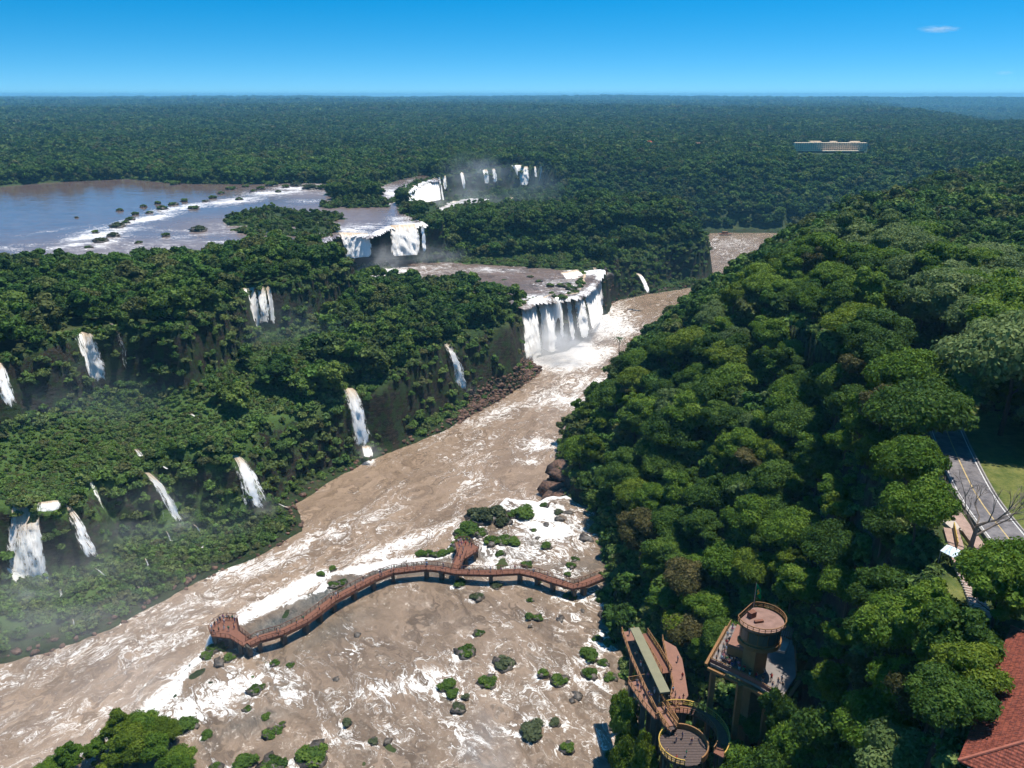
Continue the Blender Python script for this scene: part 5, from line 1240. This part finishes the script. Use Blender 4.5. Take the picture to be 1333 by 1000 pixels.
# brown outcrop where the shelf meets the right bank
oc_ = []
for a, b, zz, r_ in ((722,640,4,6),(733,615,8,7),(745,632,8,7),(716,655,5,5),(728,652,7,5.5),(738,600,7,6),(748,650,10,6),(712,634,2,4),(741,585,6,5)):
    x, y = W(a, b, zz); oc_.append((x + 3, y + 3, zz - 2, r_))
o = merged_rocks('rock_outcrop', oc_, m_rock, ICO2); tag(o, 'brown rock outcrop between the right-bank trees and the white cascade', 'rock')
mr = []
for a, b, zz, r_ in ((678,400,28,2),(695,390,28.6,1.6),(719,386,28.6,2.2),(741,384,28.6,1.4),(754,381,28.4,1.8),(769,352,28.6,2),(784,352,28,2.2),(788,360,24,3),(722,392,26,3.5),(727,400,21,4.5),(730,412,15,5),(727,425,9,5),(722,436,4,4.5),(735,388,26,3),(746,383,27,2.6),(756,377,27,2.8),(761,366,27,2.6),(704,398,22,2.2),(748,420,9,3)):
    x, y = W(a, b, zz); mr.append((x + 1.5, y + 1.0, zz, r_))
tag(merged_rocks('rock_ledge', mr, m_wrock, ICO2), 'dark wet rock ledge splitting the central falls', 'rock')
rock_spots = [(730,806,1.5,'flat dark rock in the rapids right of the walkway pool'), (758,795,1.1,'small dark rock near the right bank below the walkway'), (465,827,1.0,'low dark rock in the pool below the walkway bend'), (438,884,1.2,'dark rock in foam below the left half of the walkway'),
  (728,676,2.2,'largest dark rock in the white cascade'), (742,668,1.6,'dark rock at the right of the white cascade'), (712,683,1.2,'dark rock in the middle of the white cascade'), (700,700,.9,'small wet rock low in the white cascade'), (789,802,2.0,'brown rock at the right shore below the walkway end'),
  (762,701,2.2,'reddish rock at the foot of the right-bank trees beside the cascade'), (752,905,1.2,'rock in foam near the right shore, lower rapids'), (745,912,.8,'little rock beside another near the right shore'), (690,815,.8,'small rock beside the long shrub in the rapids'), (590,925,1.0,'low rock in foam at the bottom of the rapids'), (505,965,.9,'rock awash near the bottom edge of the rapids'), (285,862,1.8,'pale rock among shrubs under the left viewing platform')]
for a, b, r_, lb in rock_spots:
    x, y = W(a, b, 12.1); v = rock_geo((0, 0, 0), r_, .55, ICO2, np.random.default_rng(a)); o = mesh_obj('boulder', v, ICO2[1], m_wrock, smooth=False); o.location = (x, y, 11.9); tag(o, lb, 'rock', 'rocks in the rapids')
m_bushA = leaf_mat('islet_green_leaves', (.030, .060, .012), (.066, .120, .020), (.125, .185, .030))
m_bushB = leaf_mat('islet_grey_leaves', (.035, .050, .024), (.075, .095, .045), (.12, .14, .07))
bmesh_v = [make_crown('foliage_%d' % i, 500 + i, 1.0, 0, c_, n_, 1500, .13, m_bushA, flat=.7) for i, (c_, n_) in enumerate([(.9, 7), (1.15, 6), (.75, 8)])]
rock_base = mesh_obj('rock', rock_geo((0, 0, -.05), .95, .35, ICO2, np.random.default_rng(3)), ICO2[1], m_wrock)
rock_me = rock_base.data; bpy.data.objects.remove(rock_base)
def pos_words(a, b):
    marks = [((598, 742), 'the short side walkway'), ((290, 820), 'the left viewing platform'), ((430, 790), 'the walkway bend'), ((745, 765), 'the right end of the walkway'), ((720, 680), 'the white cascade'), ((640, 880), 'the middle of the lower rapids'), ((300, 930), 'the foaming rapids at lower left'), ((450, 960), 'the bottom edge of the rapids'), ((770, 870), 'the right shore rocks'), ((720, 950), 'the lower right rapids'), ((520, 870), 'the brown pool'),
             ((120, 300), 'the upper rapids, left end'), ((230, 275), 'the upper rapids, middle'), ((340, 250), 'the upper rapids, far end')]
    (mx_, my_), nm = min(marks, key=lambda q: (q[0][0] - a) ** 2 + (q[0][1] - b) ** 2)
    dx, dy = a - mx_, b - my_
    wd = ('right of' if dx > 0 else 'left of') if abs(dx) > 1.6 * abs(dy) else ('above' if dy < 0 else 'below') if abs(dy) > 1.6 * abs(dx) else (('upper right of' if dx > 0 else 'upper left of') if dy < 0 else ('lower right of' if dx > 0 else 'lower left of'))
    return ('close ' if math.hypot(dx, dy) < 30 else '') + wd + ' ' + nm
bfirst = {}
def shrub(a, b, wpx, z, grey=False, tall=1., group='shrubs on rocks in the rapids'):
    x, y = W(a, b, z); _, _, d = P(x, y, z); r_ = wpx / 2 / F * d
    size_ = 'tiny' if r_ < 1.3 else 'small' if r_ < 2.0 else 'round' if r_ < 3.2 else 'big'
    e_ = empty('shrub', (x, y, z), random.uniform(0, 6), f"{size_} {'greyish' if grey else 'bright green'} shrub on a rock {pos_words(a, b)}", 'shrub', group)
    i = random.randrange(3)
    for nm, me in (('foliage', bmesh_v[i]), ('rock', rock_me)):
        k = (nm, i)
        if k in bfirst: o = bfirst[k].copy()
        else: o = bfirst[k] = bpy.data.objects.new(nm, me)
        C.objects.link(o); o.parent = e_
        o.scale = (r_, r_, r_ * .60 * tall) if nm == 'foliage' else (r_ * 1.05, r_ * 1.05, r_)
        if nm == 'foliage': o.material_slots[0].link = 'OBJECT'; o.material_slots[0].material = m_bushB if grey else m_bushA
for a, b, w_, *gr in SHRUBS:
    shrub(a, b + 2, w_, 12.0, bool(gr))
for a, b, w_ in [(630,676,34),(645,672,32),(620,672,26),(655,680,22)]: shrub(a, b, w_, 12.0, True, 1.5)
for a, b, w_ in [(320,243,10),(372,244,9),(288,252,9),(268,262,8),(240,262,9),(205,265,8),(176,279,8),(164,290,10),(124,303,9),(116,322,10),(420,246,14),(434,243,12),(362,250,8),(330,249,8),(180,316,9),(301,246,14),(340,246,12),(354,242,14),(386,242,16),(403,246,16),(311,260,10),(277,258,9),(252,271,14),(211,272,14),(226,266,12),(194,277,9),(187,269,9),(156,274,9),(170,286,12),(153,295,18),(148,307,15),(131,314,18),(259,300,20),(216,307,10),(228,240,12),(100,283,5)]:
    shrub(a, b, w_, 57.3, w_ > 14, 1.1, 'shrubs on rocks in the upper river')
for a, b, w_ in [(735,372,20),(744,376,16),(716,372,10),(702,366,9),(690,360,8)]: shrub(a, b, w_, 30.4, False, .8, 'mossy clumps on the middle shelf')
# wooded hump at the bottom left
for k, (a, b, s) in enumerate([(186,962,.62),(158,972,.62),(212,968,.52),(128,990,.6),(172,996,.66),(204,994,.66),(236,1000,.5),(96,1006,.55),(182,978,.55),(146,1012,.6),(64,1020,.5),(222,1018,.55)]):
    x, y = W(a, b, 12); make_tree(x, y, 10.5, s, 'bright yellow-green' if k in (1, 2, 4, 8, 9) else 'mid green', k % 6, f"{['low', 'bushy', 'rounded'][k % 3]} {'yellow-green' if k in (1, 2, 4, 8, 9) else 'mid green'} tree on the wooded hump, {['far tip', 'left slope', 'right shoulder', 'left foot', 'bottom middle', 'lower right part', 'right foot', 'far left foot', 'centre', 'bottom edge', 'leftmost end', 'bottom right corner'][k]}", 'trees on the bottom-left hump')
# palm at the river bend
px_, py_ = 55.0, 388.0; pb_ = gz(px_, py_); pr = empty('palm_tree', (px_, py_, pb_ - .5), 0, 'slender palm rising above the trees at the river bend', 'tree')
q = MB(); ph = 23 - pb_
q.tube((0, 0, 0), (.3, 0, ph * .5), .28, .22); q.tube((.3, 0, ph * .5), (.2, .2, ph), .22, .16); q.build('trunk', m_bark, pr)
q = MB(); g = random.Random(2)
for k in range(16):
    a = k * 2.4; up = g.uniform(.1, .9); prev = Vector((.2, .2, ph)); 
    for j in range(6):
        u = (j + 1) / 6; cur = Vector((.2 + math.cos(a) * 3.4 * u, .2 + math.sin(a) * 3.4 * u, ph + up * 2.2 * u - 2.6 * u * u)); sd_ = Vector((-math.sin(a), math.cos(a), 0)) * .55 * (1 - u * .8)
        q.add([prev - sd_, prev + sd_, cur + sd_ * .8, cur - sd_ * .8, (prev + cur) / 2 + Vector((0, 0, .18))], [(0, 1, 4), (1, 2, 4), (2, 3, 4), (3, 0, 4)]); prev = cur
q.build('fronds', KINDS['pale grey-green'], pr)
for k, (a, b, D, sc_) in enumerate([(1048,470,250,.9),(905,520,300,.85),(1120,560,185,.8),(880,640,235,.8),(1008,395,330,1.0),(950,705,190,.7)]):
    x, y, zc = WD(a, b, D); c0 = pr.copy(); C.objects.link(c0); g0 = gz(x, y); c0.location = (x, y, g0 - .3); hgt2 = max(8., min(24., zc - g0)); c0.scale = (sc_, sc_, hgt2 / ph); c0.rotation_euler = (0, 0, k * 1.3)
    for ch in [o for o in C.objects if o.parent == pr]:
        d0 = ch.copy(); C.objects.link(d0); d0.parent = c0
    c0['label'] = 'palm standing above the broadleaf crowns ' + ['left of the sunny lawn', 'on the river side of the slope', 'near the road bend', 'in the lower middle of the slope', 'near the top of the ridge', 'above the lookout tower'][k]; c0['group'] = 'palms in the right-bank forest'
# ------------------------------------------------------------------ people
m_skin = simple('skin', (.42, .24, .16), .6, .3, .08, 3.); m_hair = simple('dark_hair', (.03, .022, .018), .6, .3, .2, 5.); m_shoe = simple('shoes', (.08, .07, .07), .6, .3, .1, 5.)
def person_mesh(name, pose):
    nodes = {'hip': (0, 0, .95, .155), 'waist': (0, 0, 1.10, .135), 'chest': (0, -.01 if pose != 1 else -.06, 1.32, .165), 'neck': (0, -.01 if pose != 1 else -.09, 1.49, .06), 'head': (0, -.03 if pose != 1 else -.12, 1.60, .10), 'top': (0, -.02 if pose != 1 else -.11, 1.70, .085)}
    E = [('hip', 'waist'), ('waist', 'chest'), ('chest', 'neck'), ('neck', 'head'), ('head', 'top')]
    for s in (-1, 1):
        nodes[f'sh{s}'] = (.19 * s, nodes['chest'][1], 1.40, .062)
        if pose == 0: el, ha = (.25 * s, .02, 1.12, .045), (.26 * s, -.08, .88, .035)
        elif pose == 1: el, ha = (.24 * s, -.22, 1.16, .045), (.16 * s, -.45, 1.12, .035)
        else: el, ha = (.25 * s, -.22, 1.30, .045), (.08 * s, -.30, 1.56, .035)
        nodes[f'el{s}'], nodes[f'ha{s}'] = el, ha
        nodes[f'fi{s}'] = (ha[0], ha[1] - .05, ha[2] - (.08 if pose == 0 else 0), .022)
        nodes[f'th{s}'] = (.10 * s, 0, .82, .095); nodes[f'kn{s}'] = (.11 * s, -.03 * (s if pose != 1 else 1), .48, .062); nodes[f'an{s}'] = (.11 * s, .03 * s, .09, .042); nodes[f'to{s}'] = (.12 * s, .03 * s - .14, .04, .04)
        E += [('chest', f'sh{s}'), (f'sh{s}', f'el{s}'), (f'el{s}', f'ha{s}'), (f'ha{s}', f'fi{s}'), ('hip', f'th{s}'), (f'th{s}', f'kn{s}'), (f'kn{s}', f'an{s}'), (f'an{s}', f'to{s}')]
    ks = list(nodes); me = bpy.data.meshes.new(name + '_skin'); me.from_pydata([nodes[k][:3] for k in ks], [(ks.index(a), ks.index(b)) for a, b in E], [])
    o = bpy.data.objects.new(name + '_skin', me); C.objects.link(o); md = o.modifiers.new('skin', 'SKIN'); md.use_smooth_shade = True
    for i, k in enumerate(ks): me.skin_vertices[0].data[i].radius = (nodes[k][3],) * 2; me.skin_vertices[0].data[i].use_root = (i == 0)
    o.modifiers.new('sub', 'SUBSURF').levels = 1; o.modifiers['sub'].render_levels = 1
    dg = bpy.context.evaluated_depsgraph_get(); em_ = bpy.data.meshes.new_from_object(o.evaluated_get(dg)); em_.name = name; bpy.data.objects.remove(o)
    em_.materials.clear()
    for m in (m_skin, m_skin, m_skin, m_hair, m_shoe): em_.materials.append(m)
    for p in em_.polygons:
        x, y, z = p.center
        i = 0
        if z > 1.62 or (z > 1.54 and y > nodes['head'][1] + .03): i = 3
        elif z > 1.46: i = 0
        elif z < .10: i = 4
        elif z < .97 and abs(x) < .215: i = 2
        else:
            i = 1
            ha = nodes['ha1']
            for s in (-1, 1):
                e_ = nodes[f'el{s}']; h_ = nodes[f'ha{s}']
                if (Vector(p.center) - Vector(h_[:3])).length < (Vector(p.center) - Vector(e_[:3])).length * 1.2: i = 0
        p.material_index = i
    return em_
pm = [person_mesh('person_%d' % k, k) for k in range(3)]
COL = {'white': (.75, .75, .74), 'red': (.50, .04, .04), 'black': (.03, .03, .035), 'blue': (.30, .45, .62), 'navy': (.03, .05, .15), 'grey': (.30, .30, .31), 'pink': (.62, .22, .32), 'yellow': (.72, .50, .06), 'green': (.06, .25, .12), 'orange': (.70, .25, .05)}
CM = {k: NT('cloth_' + k.replace(' ', '_')) for k in COL}; CM = {k: v.out(v.bsdf(COL[k], .85, .1)) for k, v in CM.items()}
TCOL = {'dark': 'navy', 'black': 'black', 'grey': 'grey', 'pale': 'white'}
pfirst = {}; pcount = [0]
def person(x, y, z, where, face, pose=None, top=None):
    g = random; pose = g.choice([0, 0, 1, 2]) if pose is None else pose; top = top or g.choice(list(COL)[:7] + ['white', 'black', 'grey', 'green']); tr = g.choice(list(TCOL))
    if pose in pfirst: o = pfirst[pose].copy()
    else: o = pfirst[pose] = bpy.data.objects.new('person', pm[pose])
    o.name = 'person'; C.objects.link(o); o.location = (x, y, z + .005); o.rotation_euler = (0, 0, face); s = g.uniform(.92, 1.08); o.scale = (s, s, s)
    for i, mm in ((1, CM[top]), (2, CM[TCOL[tr]])): o.material_slots[i].link = 'OBJECT'; o.material_slots[i].material = mm
    tag(o, f"person in {top} top and {tr} trousers, {['standing', 'leaning', 'filming'][pose]} {where}", 'person', 'visitors on the walkways and decks'); pcount[0] += 1
def people_px(lst, z, where, face=None):
    for a, b, *c in lst:
        x, y = W(a, b, z); person(x, y, z, where, random.uniform(0, 6.28) if face is None else face + random.uniform(-.5, .5), top=c[0] if c else None)
people_px([(276,820),(276,826),(280,816),(284,812),(287,810),(291,807),(292,812),(296,807),(299,808,'orange'),(303,808),(306,811),(285,822),(292,820),(298,822),(305,819),(279,826)], DZ, 'on the left viewing platform', PI)
people_px([(597,708),(600,706),(604,707),(608,706),(601,711),(606,711),(598,714),(611,710),(614,713),(603,717)], DZ, 'on the small side platform', PI)
people_px([(602,722),(599,728),(600,734)], DZ, 'on the short side walkway')
walkp = [(337,829,'white'),(361,823),(366,822,'white'),(382,814,'yellow'),(396,806),(414,795),(430,781),(436,778),(440,776),(458,766),(474,757),(492,748),(497,747),(507,742),(511,741),(515,740),(527,738),(541,736),(553,736),(558,736),(575,739),(612,744),(622,744),(635,744),(655,743),(668,743),(694,747),(710,752),(733,759),(752,763)]
for k, (a, b, *c) in enumerate(walkp):
    x, y = W(a, b, DZ); best = min(((Vector(p) + (Vector(q_) - Vector(p)) * u) for p, q_ in zip(WP[:-1], WP[1:]) for u in (.0, .2, .4, .6, .8)), key=lambda v: (v.x - x) ** 2 + (v.y - y) ** 2)
    person(best.x + random.uniform(-.5, .5), best.y + random.uniform(-.5, .5), DZ, 'on the ' + ('left' if a < 450 else 'middle' if a < 600 else 'right') + ' stretch of the long walkway', random.uniform(0, 6.28), top=c[0] if c else None)
people_px([(819,827),(824,842),(829,856),(834,868,'red'),(838,876),(843,884,'pink'),(852,903),(858,914),(866,928)], zb, 'on the left lookout ramp')
people_px([(829,892),(830,898),(834,900),(844,908),(847,912),(838,912)], zb, 'on the pink terrace', PI)
people_px([(872,880),(876,902),(879,908),(884,915,'pink'),(889,912),(882,862),(888,884)], zb - .6, 'on the paved yard')
people_px([(872,958),(880,966,'white'),(888,962),(900,968),(868,985),(880,992),(893,985)], zb - 1.5, 'on the round plank deck')
def crowd(poly, z, n, where, mind=.62):
    pts = [W(a, b, z) for a, b in poly]; xs_ = [p[0] for p in pts]; ys_ = [p[1] for p in pts]; got = []
    for _ in range(n * 60):
        x, y = random.uniform(min(xs_), max(xs_)), random.uniform(min(ys_), max(ys_))
        if len(got) >= n: break
        if inside(np.array([x]), np.array([y]), pts)[0] and all((x - a) ** 2 + (y - b) ** 2 > mind ** 2 for a, b in got): got.append((x, y)); person(x, y, z, where, math.atan2(y, x) + PI / 2 + random.uniform(-.8, .8))
crowd([(930,860),(950,868),(962,830),(954,818)], TZ, 24, 'in the crowd left on the tower deck')
crowd([(932,862),(978,884),(984,874),(948,858)], TZ, 22, 'in the crowd front on the tower deck')
crowd([(982,887),(1014,906),(1024,890),(990,876)], TZ, 8, 'on the right part of the tower deck', 1.0)
# ------------------------------------------------------------------ spray and clouds
def mist(px, py, z, rx, ry, rz, dens, col=(.99, .99, 1.), y=None, name='mist', gain=1.):
    x, y_ = W(px, py, z) if y is None else (WD(px, py, y)[0], y)
    t = NT(name + '_vapour'); p = t.node('ShaderNodeTexCoord').outputs['Object']
    ln = t.n.new('ShaderNodeVectorMath'); ln.operation = 'LENGTH'; t.l.new(p, ln.inputs[0])
    fall = t.rampf(ln.outputs['Value'], 1., .15, 0., 1.)
    nn = t.rampf(t.noise(p, 2.3, 3, .6), .35, .68)
    dn = t.math('MULTIPLY', t.math('MULTIPLY', fall, nn), dens)
    pv = t.node('ShaderNodeVolumePrincipled', {'Color': (*col, 1), 'Anisotropy': 0.0}); t.l.new(dn, pv.inputs['Density'])
    o = mesh_obj(name, ICO2[0], ICO2[1], t.out(None, pv.outputs[0])); o.location = (x, y_, z); o.scale = (rx, ry, rz)
    return tag(o, kind='stuff')
mist(722, 452, 8, 26, 18, 16, .15); mist(770, 425, 8, 20, 18, 12, .08); mist(745, 440, 14, 36, 26, 24, .018)
mist(556, 266, 34, 26, 24, 20, .03); mist(545, 335, 34, 42, 20, 15, .030, (.92, .97, 1.)); mist(490, 340, 38, 24, 18, 18, .030, (.95, .98, 1.))
mist(600, 262, 32, 70, 55, 26, .007, (.88, .95, 1.)); mist(690, 245, 45, 50, 45, 40, .004, (.75, .9, 1.)); mist(620, 225, 62, 50, 40, 26, .010, (.88, .95, 1.))
mist(60, 790, 10, 60, 40, 22, .0065); mist(40, 770, 6, 14, 10, 9, .03); mist(480, 588, 5, 8, 7, 6, .05); mist(340, 662, 6, 9, 7, 6, .03); mist(235, 680, 7, 8, 7, 6, .03); mist(608, 508, 7, 7, 6, 6, .03); mist(180, 850, 8, 75, 45, 20, .0050); mist(330, 345 + 90, 40, 60, 30, 24, .0045, (.7, .85, 1.)); mist(60, 520, 38, 60, 40, 26, .0040, (.7, .85, 1.))
mist(630, 985, 14, 9, 16, 8, .050); mist(120, 960, 6, 50, 30, 16, .009); mist(160, 680, 14, 60, 30, 18, .0045, (.9, .95, 1.))
tag(mist(1222, 38, 1500, 380, 200, 65, .0045, (1, 1, 1), 13000, 'cloud'), 'small white wisp of cloud high in the sky', kind='stuff')
tag(mist(1307, 95, 1500, 170, 120, 40, .0022, (1, 1, 1), 13000, 'cloud'), 'very small faint cloud low in the right sky', kind='stuff')
for o in bpy.data.objects:
    if o.name.startswith('cloud'): yy = 13000; o.location.z = WD(1222 if o.scale.x > 300 else 1307, 38 if o.scale.x > 300 else 95, yy)[2]
for o in C.objects:
    if o.name.startswith('mist'): o['kind'] = 'stuff'
print('people', pcount)
